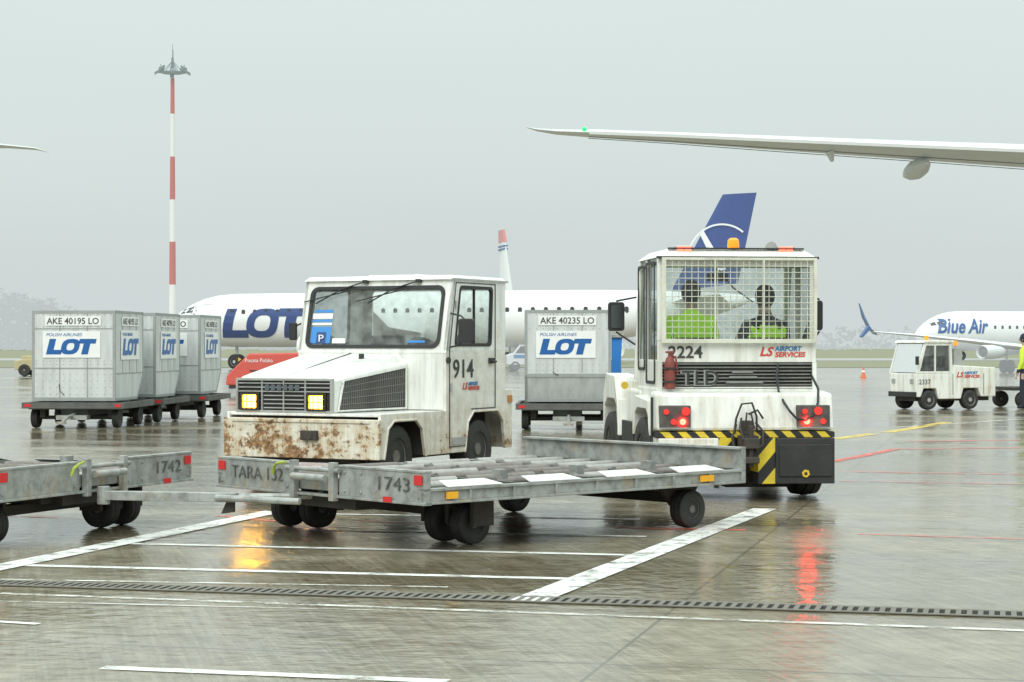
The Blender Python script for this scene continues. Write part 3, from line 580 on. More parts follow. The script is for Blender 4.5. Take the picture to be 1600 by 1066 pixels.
# ------------------------------------------------------------------ pallet dollies with rollers
def pallet_dolly(loc,rot,number,label,hitch,tara,fw):
    t=thing('pallet_dolly',label,'pallet dolly',(loc[0],loc[1],0),rot,'roller pallet dollies'); LL,WW=3.44,2.65
    for y0,y1 in ((0,.07),(WW-.07,WW)):
        q=P(); q.box(0,LL,y0,y1,.455,.475); q.box(0,LL,y0,y1,.36,.38); q.box(0,LL,y0+.02,y1-.02,.38,.455)
        for k in range(1,8): q.box(LL*k/8-.01,LL*k/8+.01,y0+.002,y1-.002,.38,.455)
        q.done('side_beam',GLV,t,bevel=.003)
    q=P(); q.box(0,.05,.0,1.02,.375,.585); q.box(0,.05,1.62,WW,.375,.585); q.box(.012,.05,1.02,1.62,.40,.50); q.box(-.02,.06,0,WW,.355,.375); q.box(-.006,.06,0.0,1.02,.585,.603); q.box(-.006,.06,1.62,WW,.585,.603)
    for y in (.08,.75,.95,1.68,2.58): 
        for z in (.41,.55): q.cyl((-.010,y,z),(0,y,z),.012,.012,8)
    q.done('end_beam',GLV,t,bevel=.003)
    q=P(); q.box(LL-.05,LL,0,WW,.37,.64); q.box(LL-.09,LL,0,WW,.64,.66); q.box(LL,LL+.03,.3,.36,.3,.6); q.done('end_rail',GLV,t,bevel=.003)
    q=P()
    for k in range(5):
        x=.06+k*.81; q.box(x,x+.055,.07,WW-.07,.39,.485)
    for y in (.55,1.3,2.05): q.box(.06,LL-.06,y,y+.06,.375,.39)
    q.done('cross_member',M('cross_dark_steel',(.13,.13,.12),.5,.3,dirt=.8,dcol=(.05,.045,.035)),t)
    P().box(.06,LL-.06,.07,WW-.07,.395,.41).done('gap_shade_sheet',M('gap_shade_black',(.02,.019,.018),.8),t)  # deck has no floor; black sheet added as the shade between rollers
    for k in range(4):
        x0=.06+k*.81+.065; x1=x0+.735
        for j in range(7):
            y=.33+j*.345; a=P(); a.cyl((x0+.015,y,.462),(x1-.015,y,.462),.040,.040,14); a.cyl((x0-.004,y,.462),(x0+.015,y,.462),.02,.02,10); a.done('roller',ROL if random.random()<.6 else ROL2,t,smooth=True)
        b=P(); b.hexa([(x0+.08,.0,.478),(x1-.12,.0,.478),(x1-.17,.16,.512),(x0+.13,.16,.512),(x0+.08,.0,.484),(x1-.12,.0,.484),(x1-.17,.16,.518),(x0+.13,.16,.518)]); b.done('guide_plate',GLVL,t)
        b=P(); b.box(x0+.05,x0+.12,.3,.4,.47,.56); b.done('pallet_stop',GLV,t)
    q=P(); q.box(fw-.23,fw+.27,.8,1.85,.28,.355); q.box(fw-.06,fw+.06,.35,2.5,.20,.28); q.done('front_axle',DRK,t,bevel=.005)
    q=P(); q.box(2.94,3.04,.3,2.35,.20,.28)
    for ya,yb_ in ((.34,.39),(2.25,2.30)): q.prism([(2.75,ya,.355),(3.25,ya,.355),(3.1,ya,.15),(2.95,ya,.15)],(0,yb_-ya,0))
    q.done('rear_axle',DRK,t,bevel=.005)
    P().box(.1,.5,.95,1.7,.26,.355).done('chassis',DRK,t,bevel=.005)
    for y in (.28,.57,.86,2.13,2.42): P().box(fw-.10,fw+.10,y-.02,y+.02,.15,.355).done('wheel_fork',DRK,t)
    for x,y in ((fw,.42),(fw,.72),(fw-.05,2.27),(fw-.12,2.57),(3.0,.25),(3.0,2.38)): wheel(t,(x,y,.158),(0,1,0),.158,.13,.5)
    for y0,y1,z0,z1 in ((.03,.12,.50,.57),(WW-.12,WW-.03,.50,.57)): P().box(-.012,-.006,y0,y1,z0,z1).done('reflector',RED,t)
    P().box(-.026,-.02,.36,.46,.36,.40).done('reflector',RED,t)
    for a,b in ((.2,.3),(LL-.55,LL-.4)): P().box(a,b,-.008,.012,.395,.445).done('side_reflector',M('amber_reflector',(.85,.42,.02),.35),t)
    text(number,.145,INKW,t,(-.008,.58,.445),(0,-1,0),fitw=.36,bold=-.001)
    if tara: text('TARA 132',.145,INKW,t,(-.008,2.44,.445),(0,-1,0),fitw=.70,bold=-.001)
    for y in (1.03,1.53): P().box(-.05,-.0,y,y+.06,.33,.62).done('hitch_bracket',GLV,t,bevel=.003)
    q=P(); q.cyl((-.03,.98,.56),(-.03,1.66,.56),.018); q.cyl((-.07,1.1,.5),(-.07,1.52,.5),.028); q.done('hitch_spring',GLV,t)
    q=P(); q.tube([(-.05,1.64,.60),(-.07,1.72,.59),(-.06,1.78,.56),(-.05,1.80,.50)],.012); q.done('safety_handle',M('lime_strap',(.38,.46,.06),.5,dirt=.4),t)
    if hitch:
        hx,hy=hitch; zb=.335; a=Vector((-.05,1.3,zb)); b=Vector((hx,hy,zb)); d=(b-a).normalized(); n=Vector((-d.y,d.x,0)); U=Vector((0,0,.035))
        q=P()
        for s in (-1,1): q.cyl(a+n*s*.28,a+d*.75+n*s*.05,.026,.026,8)
        c0=a+d*.6; q.hexa([c0-n*.04-U,b-n*.04-U,b+n*.04-U,c0+n*.04-U,c0-n*.04+U,b-n*.04+U,b+n*.04+U,c0+n*.04+U])
        q.cyl(b-U*2,b+U*2,.05); q.done('drawbar',GLV,t,bevel=.004)
        q=P(); c=a+d*.62; q.hexa([c-n*.02-U*3.2,c+d*.10-n*.02-U*3.6,c+d*.10+n*.02-U*3.6,c+n*.02-U*3.2,c-n*.02-U,c+d*.06-n*.02-U,c+d*.06+n*.02-U,c+n*.02-U]); q.done('drawbar_latch',DRK,t)
    return t
ang1=math.atan2(.67,.743)
def tolocal(pt,org,ang): 
    d=Vector(pt)-Vector(org); return (d.x*math.cos(ang)+d.y*math.sin(ang),-d.x*math.sin(ang)+d.y*math.cos(ang))
N1=(-.616,14.2)
pallet_dolly(N1,ang1,'1743','grey steel roller pallet dolly numbered 1743 before the tractor',tolocal((-3.18,15.5),N1,ang1),True,.78)
K=Vector((-2.72,16.9)); l_=Vector((-.92,.385)).normalized(); ang2=math.atan2(l_.y,l_.x)
pallet_dolly((K.x,K.y),ang2,'1742','grey steel roller pallet dolly numbered 1742 coupled by drawbar',None,False,.42)

# ------------------------------------------------------------------ tractor 914
def tractor():
    t=thing('baggage_tractor','battered white baggage tractor with rusty bumper and lit headlights','airport tractor',(-1.338,20.3,0),R(63))
    W=1.9
    prof=[(0,.33),(.06,.33),(.14,.64),(.26,.72),(.72,.72),(.86,.62),(.93,.33),(1.80,.33),(1.87,.66),(2.0,.77),(2.58,.77),(2.72,.64),(2.78,.33),(2.95,.33),(2.95,1.0),(2.78,1.0),(2.78,1.44),(1.38,1.44),(1.38,.80),(0,.80)]
    for y,o in ((0,.035),(W,-.035)): P().prism([(x,y,z) for x,z in prof],(0,o,0)).done('side_panel',WHR if y==0 else WH,t,bevel=.008)
    q=P()
    q.box(.02,1.38,.035,W-.035,.765,.795); q.box(1.38,1.41,.035,W-.035,.80,1.44); q.box(2.92,2.95,.035,W-.035,.33,1.0); q.box(2.78,2.92,.035,W-.035,.97,1.0); q.done('body_deck',WH,t,bevel=.006)
    q=P(); q.box(.08,2.9,.33,W-.33,.28,.76); q.box(.95,1.78,.04,W-.04,.34,.76); q.done('chassis',DRK,t)
    q=P(); q.box(-.045,0,-.01,W+.01,.33,.74); q.box(-.06,-.045,.1,W-.1,.70,.74); q.done('front_bumper',WHB,t,bevel=.012,label='bumper with rusted peeling white paint')
    q=P(); q.box(-.09,-.045,.72,.92,.52,.62); q.cyl((-.1,.82,.57),(-.045,.82,.57),.05); q.done('tow_coupling',DRK,t,bevel=.006)
    for pr in (prof[1:7],prof[7:13]): P().tube([(x,-.004,z) for x,z in pr],.013,6).done('wheel_arch_lip',WHR,t)
    for x in (.48,2.29):
        for y in (.19,W-.19): wheel(t,(x,y,.34),(0,1,0),.34,.22,.55,rim=RIM)
    h0=[(.6,.80),(.6,1.13),(.66,1.175),(1.74,1.175),(1.8,1.13),(1.8,.80)]
    h1=[(.48,.80),(.48,1.30),(.58,1.40),(1.76,1.42),(1.87,1.32),(1.87,.80)]
    hm=[(.55,.80),(.55,1.21),(.62,1.285),(1.75,1.30),(1.83,1.21),(1.83,.80)]
    q=P(); q.loft([[(.06,y,z) for y,z in h0],[(.7,y,z) for y,z in hm],[(1.38,y,z) for y,z in h1]]); q.done('hood',WHH,t,bevel=.012)
    P().tube([(.1,1.2,1.18),(.7,1.2,1.295),(1.37,1.2,1.415)],.006,6).done('hood_seam',DRK,t)
    def hs(a,f):
        y=.6+(.55-.6)*(a-.06)/.64 if a<.7 else .55+(.48-.55)*(a-.7)/.68
        top=1.11+.155*(a-.06)/1.3; return Vector((a,y-.006,.825+f*(top-.825)))
    q=P(); q.prism([hs(.13,0),hs(1.32,0),hs(1.32,1),hs(.22,1)],(0,-.004,0)); q.done('vent_panel',M('vent_black',(.04,.04,.038),.6,dirt=.5),t)
    q=P()
    for i in range(33):
        a0=.17+i*.034
        p0=hs(a0,.04)+Vector((0,-.008,0)); p1=hs(a0+.02,.96)+Vector((0,-.008,0)); q.cyl(p0,p1,.0036,.0036,5)
    for f in (.2,.4,.6,.8): q.cyl(hs(.16,f)+Vector((0,-.01,0)),hs(1.29,f)+Vector((0,-.01,0)),.003,.003,5)
    q.done('vent_slats',M('vent_grey',(.28,.28,.27),.5,.4,dirt=.5),t)
    q=P(); q.frame([hs(.11,-.03),hs(1.34,-.03),hs(1.34,1.03),hs(.2,1.03)],[hs(.13,.01),hs(1.32,.01),hs(1.32,.99),hs(.22,.99)],(0,-.014,0)); q.done('vent_frame',WH,t)
    q=P(); q.box(.045,.06,.62,1.78,.80,1.13); q.done('grille_back',BLK,t)
    q=P(); q.frame([(.02,.60,.795),(.02,1.80,.795),(.02,1.80,1.155),(.02,.60,1.155)],[(.02,.625,.82),(.02,1.775,.82),(.02,1.775,1.13),(.02,.625,1.13)],(.05,0,0))
    for k in range(7):
        z=.845+k*.043
        if k<4: q.box(.024,.045,.95,1.45,z-.006,z+.006)
        else: q.box(.024,.045,.63,1.77,z-.006,z+.006)
    for y in (.93,1.2,1.47): q.box(.022,.045,y-.008,y+.008,.82,1.13)
    q.done('grille',CHR,t,bevel=.003)
    q=P()
    for k in range(6): q.box(.016,.024,1.0+k*.075,1.052+k*.075,1.03,1.09)
    q.done('grille_badge',M('badge_faded',(.10,.125,.15),.6,dirt=.6),t)
    for y in (.79,1.62):
        q=P(); q.frame([(.005,y-.12,.82),(.005,y+.12,.82),(.005,y+.12,1.0),(.005,y-.12,1.0)],[(.005,y-.09,.84),(.005,y+.09,.84),(.005,y+.09,.98),(.005,y-.09,.98)],(.035,0,0)); hl=q.done('headlight',BLK,t,bevel=.004)
        P().box(.018,.03,y-.085,y+.085,.845,.975).done('headlight_lens',HEAD,hl,bevel=.01)
        q=P()
        for k in range(4): q.cyl((.004,y-.09+k*.06,.83),(.004,y-.09+k*.06,.99),.0045,.0045,6)
        q.cyl((.003,y-.11,.91),(.003,y+.11,.91),.0045,.0045,6)
        q.done('stone_guard',BLK,hl)
    zb,zt=1.44,2.22
    fm=lambda uu,vv:(1.38+.17*(vv-zb)/(zt-zb),uu,vv)
    o_=[fm(a,b) for a,b in rr(0,W,zb-.02,zt,.01)]; i_=[fm(a,b) for a,b in rr(.09,W-.09,zb+.035,zt-.065,.09)]
    P().frame(o_,i_,(.04,0,0)).done('windshield_surround',WH,t)
    P().frame([fm(a,b) for a,b in rr(.085,W-.085,zb+.03,zt-.06,.095)],[fm(a,b) for a,b in rr(.125,W-.125,zb+.068,zt-.096,.08)],(-.014,0,0)).done('windshield_seal',BLK,t)
    q=P(); q.poly([Vector(fm(a,b))+Vector((.012,0,0)) for a,b in rr(.10,W-.10,zb+.04,zt-.07,.09)]); q.done('windshield',GLS,t)
    sh=lambda uu,vv,yy:(uu+.17*(vv-zb)/(zt-zb)*max(0,(1-(uu-1.38)/1.4)),yy,vv)
    for y,o in ((0,.035),(W,-.035)):
        P().frame([sh(a,b,y) for a,b in rr(1.38,2.78,zb,zt,.008)],[sh(a,b,y) for a,b in rr(1.56,2.42,1.50,2.15,.05)],(0,o,0)).done('cab_side',WH,t)
        P().frame([sh(a,b,y-.2*o) for a,b in rr(1.55,2.43,1.49,2.16,.055)],[sh(a,b,y-.2*o) for a,b in rr(1.585,2.395,1.525,2.125,.045)],(0,o*1.0,0)).done('side_window_seal',BLK,t)
        q=P(); q.poly([sh(a,b,y+o*.5) for a,b in rr(1.56,2.42,1.50,2.15,.05)]); q.done('side_window',GLS,t)
    P().box(2.02,2.04,-.004,.02,1.5,2.15).done('window_divider',BLK,t)
    P().frame([(2.78,a,b) for a,b in rr(0.035,W-.035,.98,zt,.01)],[(2.78,a,b) for a,b in rr(.14,W-.14,1.42,2.14,.05)],(-.03,0,0)).done('cab_rear_wall',WH,t)
    q=P(); q.poly([(2.765,a,b) for a,b in rr(.14,W-.14,1.42,2.14,.05)]); q.done('rear_window',GLS,t)
    q=P(); q.hexa([(1.50,-.01,zt),(2.82,-.01,zt),(2.82,W+.01,zt),(1.50,W+.01,zt),(1.56,.03,zt+.05),(2.78,.03,zt+.05),(2.78,W-.03,zt+.05),(1.56,W-.03,zt+.05)]); q.done('cab_roof',WH,t,bevel=.015)
    P().box(1.9,2.3,.6,1.3,zt+.05,zt+.075).done('roof_vent',WH,t,bevel=.01)
    q=P(); q.box(1.50,2.82,-.018,-.010,zt-.005,zt+.015); q.done('rain_gutter',CHR,t)
    q=P()
    def seam(a,b): 
        a=Vector((a[0],-.0045,a[1])); b=Vector((b[0],-.0045,b[1])); q.cyl(a,b,.0055,.0055,6)
    for s_ in (((1.45,.78),(1.45,1.46)),((1.45,1.46),(1.60,2.19)),((1.60,2.19),(2.52,2.19)),((2.52,2.19),(2.52,.80)),((1.45,.40),(1.45,.78)),((1.45,.40),(1.82,.40)),((2.52,.80),(1.95,.80))): seam(*s_)
    q.done('door_seam',DRK,t)
    q=P(); q.box(2.36,2.48,-.02,0,1.30,1.36); q.cyl((2.38,-.02,1.32),(2.38,-.05,1.32),.012); q.cyl((2.38,-.045,1.32),(2.47,-.045,1.32),.011); q.done('door_handle',BLK,t)
    for z in (1.0,1.9): P().cyl((1.47+(.12 if z>1.5 else 0),-.012,z),(1.47+(.12 if z>1.5 else 0),-.012,z+.09),.014).done('door_hinge',CHR,t)
    P().cyl((1.40,-.004,1.34),(1.40,-.03,1.34),.035).done('indicator',BLK,t)
    P().cyl((1.10,.9,1.34),(1.10,.9,1.41),.03).done('hood_latch',BLK,t)
    text('914',.285,INK,t,(1.52,-.006,1.15),(1,0,0),fitw=.47,bold=.003)
    service_mark(t,(1.74,-.006,1.02),(1,0,0),.09)
    for pts in ([(1.48,0,1.85),(1.42,-.16,1.82),(1.40,-.22,1.78)],[(1.46,0,1.48),(1.42,-.12,1.5),(1.40,-.2,1.56)]): P().tube(pts,.010,8).done('mirror_arm',BLK,t)
    q=P(); q.prism([(1.37,-.24+a,1.66+b) for a,b in rr(-.09,.09,-.13,.13,.03)],(.06,0,0)); q.done('wing_mirror',BLK,t,bevel=.01)
    q=P(); q.prism([(1.37,W+.08+a,1.66+b) for a,b in rr(-.04,.04,-.10,.10,.02)],(.06,0,0)); q.cyl((1.45,W,1.75),(1.40,W+.1,1.7),.01); q.done('wing_mirror',BLK,t,bevel=.01)
    for y in (.42,1.10):
        q=P(); a=Vector(fm(y,2.21))+Vector((-.03,0,0)); b=Vector(fm(y+.62,1.97))+Vector((-.03,0,0)); c=Vector(fm(y+.30,2.13))+Vector((-.035,0,0))
        q.tube([a,c,b],.008,6); q.cyl(Vector(fm(y+.12,2.13))+Vector((-.028,0,0)),Vector(fm(y+.78,1.99))+Vector((-.028,0,0)),.007,.007,6); q.box(a.x-.02,a.x+.02,a.y-.03,a.y+.03,a.z-.02,a.z+.02); q.done('wiper',BLK,t)
    q=P(); q.box(1.45,2.74,.06,W-.06,.80,.86); q.box(1.42,1.72,.1,W-.1,1.2,1.40); q.done('dashboard',BLK,t,bevel=.02)
    for y in (.5,1.4):
        q=P(); q.box(2.1,2.5,y-.24,y+.24,1.0,1.14); q.box(2.45,2.56,y-.22,y+.22,1.14,1.62); q.done('cab_seat',SEAT,t,bevel=.04)
    q=P(); c=Vector((1.82,.52,1.46)); q.lathe(c,Vector((1,0,1.2)),[(.17,-.012),(.2,-.012),(.2,.012),(.17,.012)],22); q.cyl(c,c+Vector((-.2,0,-.25)),.02); q.box(c.x-.01,c.x+.01,c.y-.18,c.y+.18,c.z-.01,c.z+.01); q.done('steering_wheel',BLK,t)
    f2=lambda y,z:Vector(fm(y,z))+Vector((.006,0,0))
    def card(y0,y1,z0,z1,m,nm,o=0): q=P(); q.prism([f2(y0,z0)+Vector((-o,0,0)),f2(y1,z0)+Vector((-o,0,0)),f2(y1,z1)+Vector((-o,0,0)),f2(y0,z1)+Vector((-o,0,0))],(.002,0,0)); q.done(nm,m,t)
    card(1.50,1.76,1.525,1.71,GBL,'parking_card'); card(1.56,1.68,1.53,1.65,NAV,'parking_card_panel',.004)
    text('P',.11,PLC,t,tuple(f2(1.65,1.545)+Vector((-.012,0,0))),(0,-1,0),fitw=.065)
    card(1.50,1.76,1.73,1.755,PLC,'permit_card'); card(1.50,1.76,1.765,1.79,GBL,'permit_card'); card(1.50,1.76,1.80,1.86,PLC,'permit_card'); card(1.50,1.74,1.87,1.90,GBL,'permit_card')
    card(1.30,1.47,1.525,1.58,PLC,'permit_card'); card(.28,.50,1.53,1.555,GBL,'permit_card')
    q=P(); q.box(2.83,2.93,-.015,0,.85,.93); q.done('side_lamp',M('amber_dull',(.5,.2,.04),.4),t)
    q=P(); q.box(1.5,1.82,-.01,0.0,.42,.50); q.done('step_plate',CHR,t)
tractor()

# ------------------------------------------------------------------ people
def skin(verts,edges,root=0):
    me=D.meshes.new('s'); me.from_pydata([v[0] for v in verts],edges,[]); o=D.objects.new('s',me); COL.objects.link(o)
    m=o.modifiers.new('k','SKIN'); m.use_smooth_shade=True
    for i,v in enumerate(verts):
        sv=me.skin_vertices[0].data[i]; r=v[1]; sv.radius=r if isinstance(r,tuple) else (r,r); sv.use_root=(i==root)
    s=o.modifiers.new('s','SUBSURF'); s.levels=2; s.render_levels=2
    dg=bpy.context.evaluated_depsgraph_get(); r=D.meshes.new_from_object(o.evaluated_get(dg)); D.objects.remove(o); return r
def add_fingers(bm,palm,dirv,side,mi):
    dirv=Vector(dirv).normalized(); side=Vector(side).normalized(); nrm=dirv.cross(side)
    for k,(off,ln) in enumerate(((-.03,.07),(-.01,.08),(.01,.075),(.03,.06),(.045,.05))):
        d=dirv if k<4 else (dirv*.6+side*.9).normalized(); a=Vector(palm)+side*off+(dirv*.03 if k<4 else Vector((0,0,0)))
        b=a+d*ln*.55; c=b+(d*.7+nrm*.6).normalized()*ln*.5
        for p0,p1,r0,r1 in ((a,b,.010,.009),(b,c,.009,.006)):
            dd=(p1-p0).normalized(); u_=dd.orthogonal().normalized(); w_=dd.cross(u_)
            A=[bm.verts.new(p0+(u_*math.cos(i*math.pi/3)+w_*math.sin(i*math.pi/3))*r0) for i in range(6)]; B=[bm.verts.new(p1+(u_*math.cos(i*math.pi/3)+w_*math.sin(i*math.pi/3))*r1) for i in range(6)]
            for i in range(6): f=bm.faces.new([A[i],A[(i+1)%6],B[(i+1)%6],B[i]]); f.material_index=mi
            f=bm.faces.new(A[::-1]); f.material_index=mi; f=bm.faces.new(B); f.material_index=mi
def person(label,loc,rot,seated,top,hood=False,vest=False):
    t=thing('person',label,'person',loc,rot)
    if seated:
        pz=.10; V=[((0,0,pz),(.17,.13)),((0,-.02,pz+.25),(.17,.12)),((0,-.03,pz+.43),(.21,.12)),((0,-.01,pz+.53),(.09,.08)),((0,.0,pz+.60),(.06,.06)),((0,.02,pz+.68),(.075,.09)),((0,.02,pz+.77),(.07,.09)),
           ((-.2,-.02,pz+.46),.075),((-.27,.08,pz+.24),.055),((-.17,.32,pz+.20),.042),((-.15,.42,pz+.22),(.04,.025)),
           ((.2,-.02,pz+.46),.075),((.27,.08,pz+.24),.055),((.17,.32,pz+.20),.042),((.15,.42,pz+.22),(.04,.025)),
           ((-.11,.08,pz-.02),.10),((-.13,.45,pz),.075),((-.13,.50,pz-.38),.05),((-.13,.60,pz-.42),.04),
           ((.11,.08,pz-.02),.10),((.13,.45,pz),.075),((.13,.50,pz-.38),.05),((.13,.60,pz-.42),.04)]
    else:
        pz=.92; V=[((0,0,pz),(.16,.12)),((0,0,pz+.25),(.15,.11)),((0,-.01,pz+.44),(.20,.12)),((0,0,pz+.54),(.09,.08)),((0,.01,pz+.60),(.055,.055)),((0,.03,pz+.68),(.072,.088)),((0,.03,pz+.77),(.07,.088)),
           ((-.2,0,pz+.47),.07),((-.25,0,pz+.18),.052),((-.24,.10,pz-.05),.038),((-.24,.13,pz-.12),(.035,.022)),
           ((.2,0,pz+.47),.07),((.25,0,pz+.18),.052),((.24,.10,pz-.05),.038),((.24,.13,pz-.12),(.035,.022)),
           ((-.10,0,pz-.08),.095),((-.12,.03,pz-.45),.068),((-.13,0,.08),.045),((-.14,.15,.04),.04),
           ((.10,0,pz-.08),.095),((.12,.05,pz-.45),.068),((.13,-.02,.08),.045),((.14,.13,.04),.04)]
    E=[(0,1),(1,2),(2,3),(3,4),(4,5),(5,6),(2,7),(7,8),(8,9),(9,10),(2,11),(11,12),(12,13),(13,14),(0,15),(15,16),(16,17),(17,18),(0,19),(19,20),(20,21),(21,22)]
    me=skin(V,E); bm=bmesh.new(); bm.from_mesh(me)
    waist=pz+.02; neck=pz+.575
    for f in bm.faces:
        c=f.calc_center_median(); f.smooth=True
        hand=(abs(c.x)>.1 and ((c.y>.36 and c.z>pz+.1) if seated else (abs(c.x)>.17 and c.z<pz-.06 and c.z>pz-.2)))
        f.material_index=2 if (c.z>neck or hand) else (0 if c.z>waist else 1)
        if vest and f.material_index==0 and (c.z>pz+.44 or abs(c.x)>.19): f.material_index=1
    for s in (-1,1): add_fingers(bm,V[10][0] if s<0 else V[14][0],(0,1,.1) if seated else (0,.3,-1),(s*-1,0,0),2)
    me2=D.meshes.new('body')
    for m in (top,CLO,SKIN): me2.materials.append(m)
    bm.to_mesh(me2); bm.free()
    o=D.objects.new('body',me2); COL.objects.link(o); o.parent=t
    hy=.02 if seated else .03; hz=pz+.73
    P().sph((0,hy+.105,hz-.015),.014,.02,.022,6).done('nose',SKIN,t,smooth=True)
    for s in (-1,1): P().sph((s*.083,hy-.005,hz-.01),.012,.02,.032,6).done('ear',SKIN,t,smooth=True); P().sph((s*.03,hy+.088,hz+.015),.011,.008,.008,6).done('eye',INK,t)
    P().box(-.025,.025,hy+.088,hy+.098,hz-.062,hz-.054).done('mouth',INK,t)
    q=P(); q.sph((0,hy-.022,hz+.02),.100,.110,.125,10); q.done('woolly_hat' if hood else 'hair',HAIR if not hood else CLO,t,smooth=True)
    return t

# ------------------------------------------------------------------ tug 2224
def tug():
    ph=R(6.5); t=thing('pushback_tug','white enclosed airport tug with caged rear window and hazard stripes','airport tug',(2.25,19.15,0),ph)
    q=P(); q.hexa([(-.87,0,.68),(.87,0,.68),(.87,.36,.68),(-.87,.36,.68),(-.87,.06,1.04),(.87,.06,1.04),(.87,.36,1.06),(-.87,.36,1.06)]); q.done('rear_body',WHT,t,bevel=.03)
    q=P(); q.box(-.60,.60,.36,3.0,.45,1.0); q.box(-.80,.80,.36,1.45,.96,1.10); q.box(-.82,.82,1.22,2.0,.55,1.05); q.done('lower_body',WHT,t,bevel=.03)
    q=P(); q.box(-.78,.78,1.5,2.95,1.0,1.18); q.done('engine_cover',WHT,t,bevel=.05)
    for s in (-1,1):
        q=P(); q.prism([(s*.66,2.0,.55),(s*.66,2.08,.92),(s*.66,2.25,1.18),(s*.66,2.8,1.20),(s*.66,2.98,.98),(s*.66,3.0,.55),(s*.66,2.96,.55),(s*.66,2.9,.84),(s*.66,2.72,.93),(s*.66,2.25,.93),(s*.66,2.08,.84),(s*.66,2.04,.55)],(s*.25,0,0)); q.done('front_fender',WHT,t,bevel=.012)
        q=P(); q.prism([(s*.66,.34,.62),(s*.66,.38,.96),(s*.66,1.10,1.0),(s*.66,1.24,.92),(s*.66,1.24,.60),(s*.66,1.18,.60),(s*.66,1.12,.82),(s*.66,.98,.88),(s*.66,.50,.88),(s*.66,.38,.82)],(s*.23,0,0)); q.done('rear_fender',WHT,t,bevel=.012)
        wheel(t,(s*.76,.76,.40),(1,0,0),.40,.27,.55); wheel(t,(s*.79,2.5,.40),(1,0,0),.40,.27,.55)
        q=P(); q.box(s*.86-.02,s*.86+.02,1.25,1.95,.40,.72); q.done('side_step',BLK,t,bevel=.01)
    P().cyl((-.84,1.985,1.08),(-.84,1.99,1.08),.04,.04,16).done('warning_sticker',YEL,t)
    q=P(); q.box(-.58,.58,.3,2.9,.25,.62); q.box(-.1,.56,.5,.95,.10,.40); q.done('chassis',DRK,t,bevel=.02)
    P().box(-.87,.87,-.02,.25,.615,.672).done('hazard_band',HAZ,t,bevel=.003)
    HZ2=M('hazard_panel',(.78,.60,.03),.45,dirt=.5,stripes=(1,-.85,.26,(.02,.02,.02)))
    for s in (-1,1):
        a,b=(.28,.86) if s>0 else (-.86,-.28); zl=.17 if s>0 else .36
        q=P(); q.box(a,b,-.06,.3,zl,.612); q.box(a+.03,b-.03,-.075,-.06,zl+.07,.55); q.done('counterweight',BLK if s>0 else WHT,t,bevel=.02)
        a,b=(.11,.28) if s>0 else (-.28,-.11)
        P().box(a,b,-.04,.3,.17 if s>0 else .36,.612).done('hazard_panel',HZ2,t,bevel=.004)
    q=P(); q.cyl((.57,-.078,.27),(.57,-.074,.27),.04,.04,6); q.done('tow_sticker',YEL,t)
    P().cyl((.57,-.082,.27),(.57,-.077,.27),.016,.016,12).done('tow_eye',BLK,t)
    q=P()
    for x in (.36,.50,.64,.78): q.cyl((x,-.082,.52),(x,-.07,.52),.010,.010,8)
    q.done('counterweight_bolts',DRK,t)
    q=P(); q.box(-.09,.09,-.16,.1,.40,.64); q.box(-.07,.07,-.28,-.16,.52,.62); q.box(-.07,.07,-.28,-.16,.38,.44); q.cyl((0,-.22,.34),(0,-.22,.74),.022); q.box(-.05,.05,-.1,0,.64,.78); q.done('tow_hitch',DRK,t,bevel=.01)
    q=P(); q.tube([(-.12,-.03,.66),(-.11,-.06,.80),(-.06,-.08,.94),(.04,-.08,.95),(.09,-.06,.82),(.10,-.03,.68)],.011); q.done('release_lever',DRK,t)
    q=P(); q.tube([(-.03,-.1,.7),(-.02,-.12,.86),(.03,-.1,.84),(.06,-.1,.70)],.009); q.done('release_lever',DRK,t)
    for pts in ([(-.10,-.02,.74),(-.16,-.10,.62),(-.14,-.14,.50),(-.06,-.16,.44)],[(.09,-.02,.76),(.15,-.08,.68),(.13,-.14,.55),(.05,-.18,.50)],[(-.05,-.02,.80),(-.09,-.14,.72),(-.07,-.2,.60)],[(.02,-.02,.84),(.10,-.06,.88),(.16,-.03,.80)]): P().tube(pts,.011).done('hitch_hose',DRK,t)
    for s,a,b in ((-1,-.845,-.545),(1,.50,.82)):
        q=P(); q.box(a,b,-.035,.06,.71,.925); q.done('rear_lamp_housing',M('lamp_housing_grey',(.06,.058,.055),.6,dirt=.6,dcol=(.3,.27,.22)),t,bevel=.008)
        cx=(a+b)/2
        for i,(dx,dz,m,r_) in enumerate(((-.07 if s>0 else .07,-.045,REDL,.030),(.0+(.04 if s>0 else .10),.055,REDM,.04),(.09 if s>0 else -.02,-.045,REDM,.028),(-.09,.05,REDM,.026))):
            c=(cx+dx,-.05,.815+dz); q=P(); q.cyl(c,(c[0],-.03,c[2]),r_,r_,18); q.done('rear_lamp',m,t,smooth=False)
        q=P(); q.box(a,b,-.045,-.035,.705,.715); q.done('lamp_guard',CHR,t)
    yb=.37
    q=P(); q.box(-.79,.79,yb,yb+.05,1.335,1.54); q.done('rear_panel',WHT,t,bevel=.006)
    q=P(); q.box(-.75,.77,yb+.03,yb+.06,1.05,1.335); q.done('grille_back',BLK,t)
    q=P()
    for k in range(8): zz=1.075+k*.034; q.hexa([(-.75,yb-.01,zz),(.77,yb-.01,zz),(.77,yb+.03,zz+.014),(-.75,yb+.03,zz+.014),(-.75,yb-.01,zz+.006),(.77,yb-.01,zz+.006),(.77,yb+.03,zz+.02),(-.75,yb+.03,zz+.02)])
    q.done('grille_slats',M('slat_grey',(.17,.175,.16),.5,dirt=.6,dcol=(.32,.30,.26),scale=7),t)
    for a in (-.79,.75): P().box(a,a+.04,yb-.02,yb+.06,1.05,1.335).done('grille_post',WHT,t)
